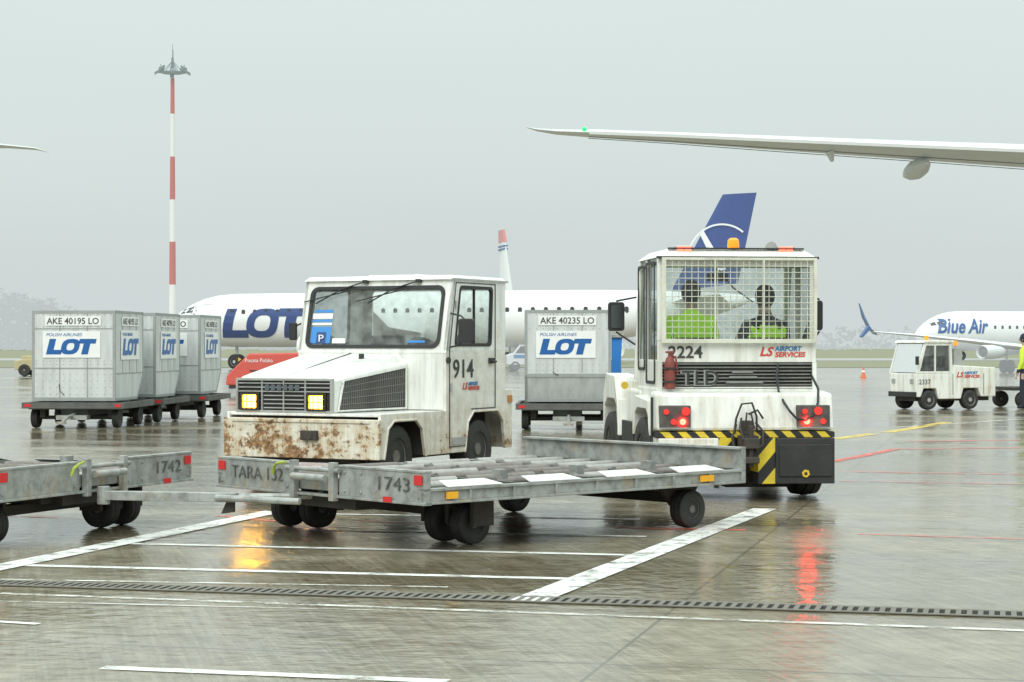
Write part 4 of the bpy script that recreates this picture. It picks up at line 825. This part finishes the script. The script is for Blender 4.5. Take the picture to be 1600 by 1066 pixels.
    text('TLD',.20,M('badge_edge',(.28,.285,.27),.5,dirt=.6,dcol=(.15,.15,.14),scale=12),t,(-.565,yb-.016,1.115),(1,0,0),fitw=.38,bold=.010,ext=.001)
    text('TLD',.20,M('badge_dark',(.03,.031,.03),.5),t,(-.555,yb-.020,1.117),(1,0,0),fitw=.36,bold=.001,ext=.001)
    q=P()
    for k in range(3): q.prism([(-.12+.03*k,yb-.02,1.13+k*.05),(.26-.05*k,yb-.02,1.13+k*.05),(.24-.05*k,yb-.02,1.15+k*.05),(-.11+.03*k,yb-.02,1.15+k*.05)],(0,.004,0))
    q.done('badge_stripe',M('badge_stripe_grey',(.24,.25,.24),.5,dirt=.5),t)
    text('2224',.165,INK,t,(-.69,yb-.004,1.38),(1,0,0),fitw=.34,bold=.003)
    service_mark(t,(.22,yb-.004,1.40),(1,0,0),.105)
    q=P(); q.lathe((-.69,yb-.10,1.075),(0,0,1),[(.02,0),(.048,.01),(.053,.04),(.053,.25),(.038,.30),(.02,.32)],18); ex=q.done('fire_extinguisher_bottle',REDP,t,smooth=True)
    q=P(); q.cyl((-.69,yb-.10,1.39),(-.69,yb-.10,1.43),.018); q.box(-.73,-.65,yb-.12,yb-.08,1.425,1.445); q.tube([(-.69,yb-.1,1.42),(-.635,yb-.12,1.38),(-.62,yb-.12,1.22)],.009); q.done('extinguisher_valve',REDP,ex)
    for z_ in (1.14,1.27): P().box(-.75,-.63,yb-.158,yb-.012,z_,z_+.018).done('extinguisher_bracket',BLK,ex)
    zt=2.36
    q=P()
    for s in (-1,1):
        q.box(s*.79-(.06 if s>0 else 0),s*.79+(0 if s>0 else .06),yb,yb+.07,1.54,zt)
        q.box(s*.79-(.05 if s>0 else 0),s*.79+(0 if s>0 else .05),.98,1.03,1.1,zt)
        q.hexa([(s*.79-.03,1.50,1.15),(s*.79+.03,1.50,1.15),(s*.79+.03,1.56,1.15),(s*.79-.03,1.56,1.15),(s*.76-.03,1.36,zt),(s*.76+.03,1.36,zt),(s*.76+.03,1.42,zt),(s*.76-.03,1.42,zt)])
        q.box(min(s*.75,s*.79),max(s*.75,s*.79),yb+.07,1.5,1.08,1.36)
    q.box(-.73,.73,yb,yb+.05,zt-.08,zt); q.box(-.74,.74,1.36,1.42,zt-.06,zt); q.box(-.76,.76,1.5,1.56,1.15,1.36)
    q.done('cab_frame',WHT,t,bevel=.01)
    q=P(); q.hexa([(-.80,yb-.03,zt),(.80,yb-.03,zt),(.80,1.5,zt),(-.80,1.5,zt),(-.68,yb+.08,zt+.09),(.68,yb+.08,zt+.09),(.68,1.4,zt+.09),(-.68,1.4,zt+.09)]); q.done('cab_roof',WHT,t,bevel=.012)
    q=P(); q.box(-.81,.81,yb-.045,yb-.03,zt-.012,zt+.012); q.done('roof_trim',BLK,t)
    q=P(); q.box(-.68,.68,yb+.04,yb+.07,zt+.085,zt+.10); q.done('roof_trim',BLK,t)
    q=P(); q.poly([(-.73,yb+.03,1.54),(.73,yb+.03,1.54),(.73,yb+.03,zt-.08),(-.73,yb+.03,zt-.08)]); q.done('rear_window',GLC,t)
    q=P(); q.poly([(-.76,1.53,1.36),(.76,1.53,1.36),(.74,1.40,zt-.06),(-.74,1.40,zt-.06)]); q.done('windshield',GLM,t)
    for s in (-1,1): q=P(); q.poly([(s*.77,yb+.07,1.36),(s*.77,1.5,1.36),(s*.77,1.4,zt),(s*.77,yb+.07,zt)]); q.done('side_window',GLD,t)
    for s in (-1,1):
        q=P(); q.frame([(s*.795,a,b) for a,b in rr(.5,.97,1.12,zt-.03,.04)],[(s*.795,a,b) for a,b in rr(.53,.94,1.15,zt-.06,.03)],(s*.008,0,0)); q.done('door_seal',BLK,t)
        q=P(); q.frame([(s*.795,a,b) for a,b in rr(1.05,1.42,1.25,zt-.05,.04)],[(s*.795,a,b) for a,b in rr(1.08,1.39,1.28,zt-.08,.03)],(s*.008,0,0)); q.done('door_seal',BLK,t)
    q=P(); x0,x1,z0,z1=-.72,.755,1.56,2.335
    for k in range(24): x=x0+(x1-x0)*k/23; q.cyl((x,yb-.05,z0),(x,yb-.05,z1),.0036,.0036,6)
    for k in range(14): zz=z0+(z1-z0)*k/13; q.cyl((x0,yb-.057,zz),(x1,yb-.057,zz),.0036,.0036,6)
    q.frame([(x0-.04,yb-.065,z0-.035),(x1+.03,yb-.065,z0-.035),(x1+.03,yb-.065,z1+.025),(x0-.04,yb-.065,z1+.025)],[(x0,yb-.065,z0),(x1,yb-.065,z0),(x1,yb-.065,z1),(x0,yb-.065,z1)],(0,.03,0))
    for k in (.33,.66): q.box(x0+(x1-x0)*k-.007,x0+(x1-x0)*k+.007,yb-.066,yb-.045,z0,z1)
    q.done('window_cage',M('cage_white',(.70,.71,.60),.4,dirt=.4),t)
    q=P(); q.box(-.06,.04,.45,.55,zt+.09,zt+.10); q.done('beacon_base',BLK,t); q=P(); q.lathe((-.01,.5,zt+.10),(0,0,1),[(.055,0),(.06,.02),(.055,.08),(.03,.10)],16); q.done('amber_beacon',AMB,t,smooth=True)
    for x in (-.52,.50):
        q=P(); q.box(x-.09,x+.09,.42,.47,zt+.05,zt+.12); wl=q.done('work_light',CHR,t,bevel=.008)
        for dx in (-.037,.037): P().box(x+dx-.032,x+dx+.032,.412,.42,zt+.06,zt+.11).done('work_light_lens',M('lamp_pink',(1,.14,.08),.3,emit=2.5),wl)
    q=P(); q.lathe((.36,.44,zt+.11),(0,1,0),[(.04,0),(.055,0),(.055,.04),(.03,.09)],16); q.done('spot_lamp',CHR,t,smooth=True)
    for x,yy in ((-1.0,1.55),(.90,.62)):
        q=P(); q.prism([(x+a,yy,1.80+b) for a,b in rr(-.085 if x<0 else -.03,.085 if x<0 else .03,-.15,.15,.03)],(0,.05,0)); wmo=q.done('wing_mirror',BLK,t,bevel=.01)
        if x<0: q=P(); q.poly([(x+a,yy-.012,1.80+b) for a,b in rr(-.06,.06,-.12,.12,.02)]); q.done('mirror_glass',M('mirror',(.12,.13,.13),.15,.9),wmo)
        sgn=-1 if x<0 else 1
        P().tube([(sgn*.79,yy,2.0),(x,yy+.03,1.96)],.01).done('mirror_arm',BLK,t); P().tube([(sgn*.79,yy,1.5),(x,yy+.03,1.64)],.01).done('mirror_arm',BLK,t)
    q=P(); pts=[Vector((.40,.33,1.32)),Vector((.37,.28,1.2)),Vector((.36,.15,1.05)),Vector((.38,.02,.95)),Vector((.42,-.04,.87)),Vector((.48,-.06,.80)),Vector((.57,-.06,.78)),Vector((.65,-.05,.83)),Vector((.71,.0,.95)),Vector((.74,.1,1.08)),Vector((.72,.3,1.22))]
    q.tube(pts,.012); q.done('hanging_cable',BLK,t)
    q=P(); q.box(-.72,.72,.5,1.48,1.06,1.10); q.box(-.70,.70,1.25,1.48,1.1,1.5); q.done('dashboard',BLK,t,bevel=.02)
    for x in (-.34,.38):
        q=P(); q.box(x-.22,x+.22,.78,1.12,1.10,1.24); q.box(x-.21,x+.21,.68,.78,1.2,1.58); q.done('cab_seat',SEAT,t,bevel=.03)
    q=P(); q.box(-.1,.12,1.30,1.33,2.16,2.24); q.cyl((.02,1.33,2.2),(.02,1.40,2.3),.01); q.done('interior_mirror',BLK,t,bevel=.01)
    q=P(); q.tube([(.05,1.42,2.28),(.2,1.44,2.1),(.42,1.47,1.95)],.008); q.done('wiper',BLK,t)
    q=P(); c=Vector((-.34,1.2,1.58)); q.lathe(c,Vector((0,-1,.9)),[(.17,-.012),(.195,-.012),(.195,.012),(.17,.012)],22); q.cyl(c,c+Vector((0,.12,-.12)),.02); q.done('steering_wheel',BLK,t)
    q=P(); q.cyl((-.885,.18,.55),(-.885,.18,1.0),.012); q.done('grab_handle',BLK,t)
    c_,s_=math.cos(ph),math.sin(ph)
    for x,y,zz,lab,h in ((-.34,.96,1.19,'driver in hi-vis jacket seated in the tug cab, seen from behind',False),(.42,.96,1.15,'passenger in dark jacket and hi-vis vest seated in the tug',True)):
        person(lab,(2.25+x*c_-y*s_,19.15+x*s_+y*c_,zz),ph+R(0 if not h else 12),True,HIV,h,vest=h)
tug()
# ------------------------------------------------------------------ small tug
def small_tug():
    t=thing('electric_tug','small white open-sided airport tug numbered 2337','airport tug',(9.39,46.2,0),R(24))
    W=1.1
    q=P(); q.prism([(0,0,.30),(.12,0,.30),(.2,0,.5),(.55,0,.5),(.62,0,.25),(1.25,0,.25),(1.33,0,.5),(1.75,0,.5),(1.83,0,.30),(2.25,0,.30),(2.25,0,.98),(1.05,0,1.04),(1.0,0,.85),(.0,0,.85)],(0,W,0)); q.done('body',WHT,t,bevel=.02)
    q=P(); q.frame([(0,0,.85),(1.02,0,.85),(.98,0,1.56),(.22,0,1.56)],[(.09,0,.90),(.94,0,.90),(.92,0,1.50),(.27,0,1.50)],(0,.04,0)); q.frame([(0,W,.85),(1.02,W,.85),(.98,W,1.56),(.22,W,1.56)],[(.09,W,.90),(.94,W,.90),(.92,W,1.50),(.27,W,1.50)],(0,-.04,0)); q.box(.50,.54,-.003,.04,.88,1.5)
    q.box(.95,1.0,.04,W-.04,.85,1.54); q.done('cab_frame',WHT,t)
    q=P(); q.prism([(.16,-.03,1.56),(1.05,-.03,1.56),(1.03,-.03,1.62),(.2,-.03,1.62)],(0,W+.06,0)); q.done('cab_roof',WHT,t,bevel=.015)
    q=P(); q.poly([(.02,.06,.87),(.02,W-.06,.87),(.21,W-.06,1.54),(.21,.06,1.54)]); q.done('windshield',GLD,t)
    q=P(); q.poly([(.1,.02,.9),(.92,.02,.9),(.9,.02,1.5),(.27,.02,1.5)]); q.done('side_window',GLD,t)
    q=P(); q.box(.55,.9,.15,W-.15,.7,.9); q.box(.82,.92,.15,W-.15,.9,1.25); q.done('cab_seat',SEAT,t,bevel=.02)
    P().box(.15,.35,.1,W-.1,.8,.98).done('dashboard',SEAT,t,bevel=.02)
    for x in (.37,1.54):
        for y in (.1,W-.1): wheel(t,(x,y,.23),(0,1,0),.23,.17,.6,rim=M('small_rim',(.4,.4,.4),.5,dirt=.5))
    q=P(); q.box(.1,2.2,.2,W-.2,.2,.5); q.box(2.2,2.5,W/2-.05,W/2+.05,.3,.4); q.done('chassis',DRK,t)
    for x,z in ((.38,1.62),(1.2,1.5)): P().cyl((x,.15,z),(x,.15,z+.11),.05).done('amber_beacon',AMB,t)
    q=P(); q.cyl((1.2,.15,1.0),(1.2,.15,1.5),.02); q.done('beacon_pole',CHR,t)
    q=P(); q.box(1.12,1.36,.1,.8,1.0,1.42); q.done('tool_box',CHR,t)
    for a in (.12,W-.25): P().box(-.02,.0,a,a+.13,.62,.72).done('headlight',CHR,t)
    q=P(); q.box(-.03,0,0,W,.3,.42); q.done('front_bumper',BLK,t,bevel=.01)
    P().box(-.05,.02,-.07,-.01,1.05,1.25).done('wing_mirror',BLK,t,bevel=.01)
    for x in (1.02,1.9): P().tube([(x,-.004,.35),(x,-.004,.84)],.006,5).done('panel_gap',DRK,t)
    text('2337',.16,INK,t,(.06,-.006,.60),(1,0,0),fitw=.32)
    service_mark(t,(1.12,-.006,.76),(1,0,0),.15)
small_tug()
t=thing('baggage_cart','dark low baggage cart coupled behind the small tug','baggage cart',(12.0,47.6,0),R(15))
q=P(); q.box(0,2.2,0,1.3,.42,.5); q.tube([(0,.65,.4),(-.5,.6,.35),(-.75,.55,.34)],.03); q.done('cart_frame',DRK,t,bevel=.01)
for xx in (.3,1.9):
    for yy in (.1,1.2): wheel(t,(xx,yy,.2),(0,1,0),.2,.14)
person('ground worker in hi-vis jacket standing by the cart',(12.08,46.9,0),R(60),False,HIVO,True)
g_=gp(1349,590); t=thing('traffic_cone','small orange traffic cone on the wet apron','traffic cone',(g_.x,g_.y,0),0)
P().box(-.15,.15,-.15,.15,0,.03).cyl((0,0,.03),(0,0,.5),.11,.03,14).done('cone_body',M('cone_orange',(.75,.16,.04),.5,haze=.05),t); P().cyl((0,0,.25),(0,0,.34),.078,.062,14).done('cone_band',PLC,t)
t=thing('yellow_tug','yellow pushback tug partly hidden behind the containers','airport tug',(-24.25,97,0),0)
YY=M('far_yellow',(.48,.38,.10),.5,haze=.25,dirt=.5)
q=P(); q.prism([(0,0,.30),(0,0,.75),(.5,0,.85),(2.6,0,.85),(2.9,0,.65),(2.9,0,.30)],(0,1.8,0)); q.box(.3,.9,.2,1.6,.83,1.0); q.done('body',YY,t,bevel=.04)
for x in (.5,2.3):
    for y in (.05,1.7): wheel(t,(x,y,.30),(0,1,0),.30,.3,.5)
t=thing('parked_van','small white van with blue stripe far across the apron','van',(-.3,117,0),R(4))
WV=M('van_white',(.70,.73,.74),.4,haze=.35); WD=M('van_glass',(.05,.06,.07),.3,haze=.35)
q=P(); q.prism([(0,0,.35),(0,0,.95),(.35,0,1.05),(.75,0,1.55),(2.4,0,1.6),(2.4,0,.35)],(0,1.6,0)); q.done('body',WV,t,bevel=.06)
q=P(); q.prism([(.5,-.01,1.05),(.82,-.01,1.45),(1.3,-.01,1.45),(1.3,-.01,1.05)],(0,.02,0)); q.done('window',WD,t)
q=P(); q.poly([(.34,-.0,1.1),(.34,1.6,1.1),(.70,1.5,1.53),(.70,.1,1.53)]); q.done('windshield',WD,t)
P().box(.4,2.3,-.012,0,.75,.95).done('stripe',M('van_blue',(.05,.2,.45),.4,haze=.3),t)
for x in (.5,1.9):
    for y in (.1,1.5): wheel(t,(x,y,.3),(0,1,0),.3,.2,.5,rim=WD,tyre=WD)
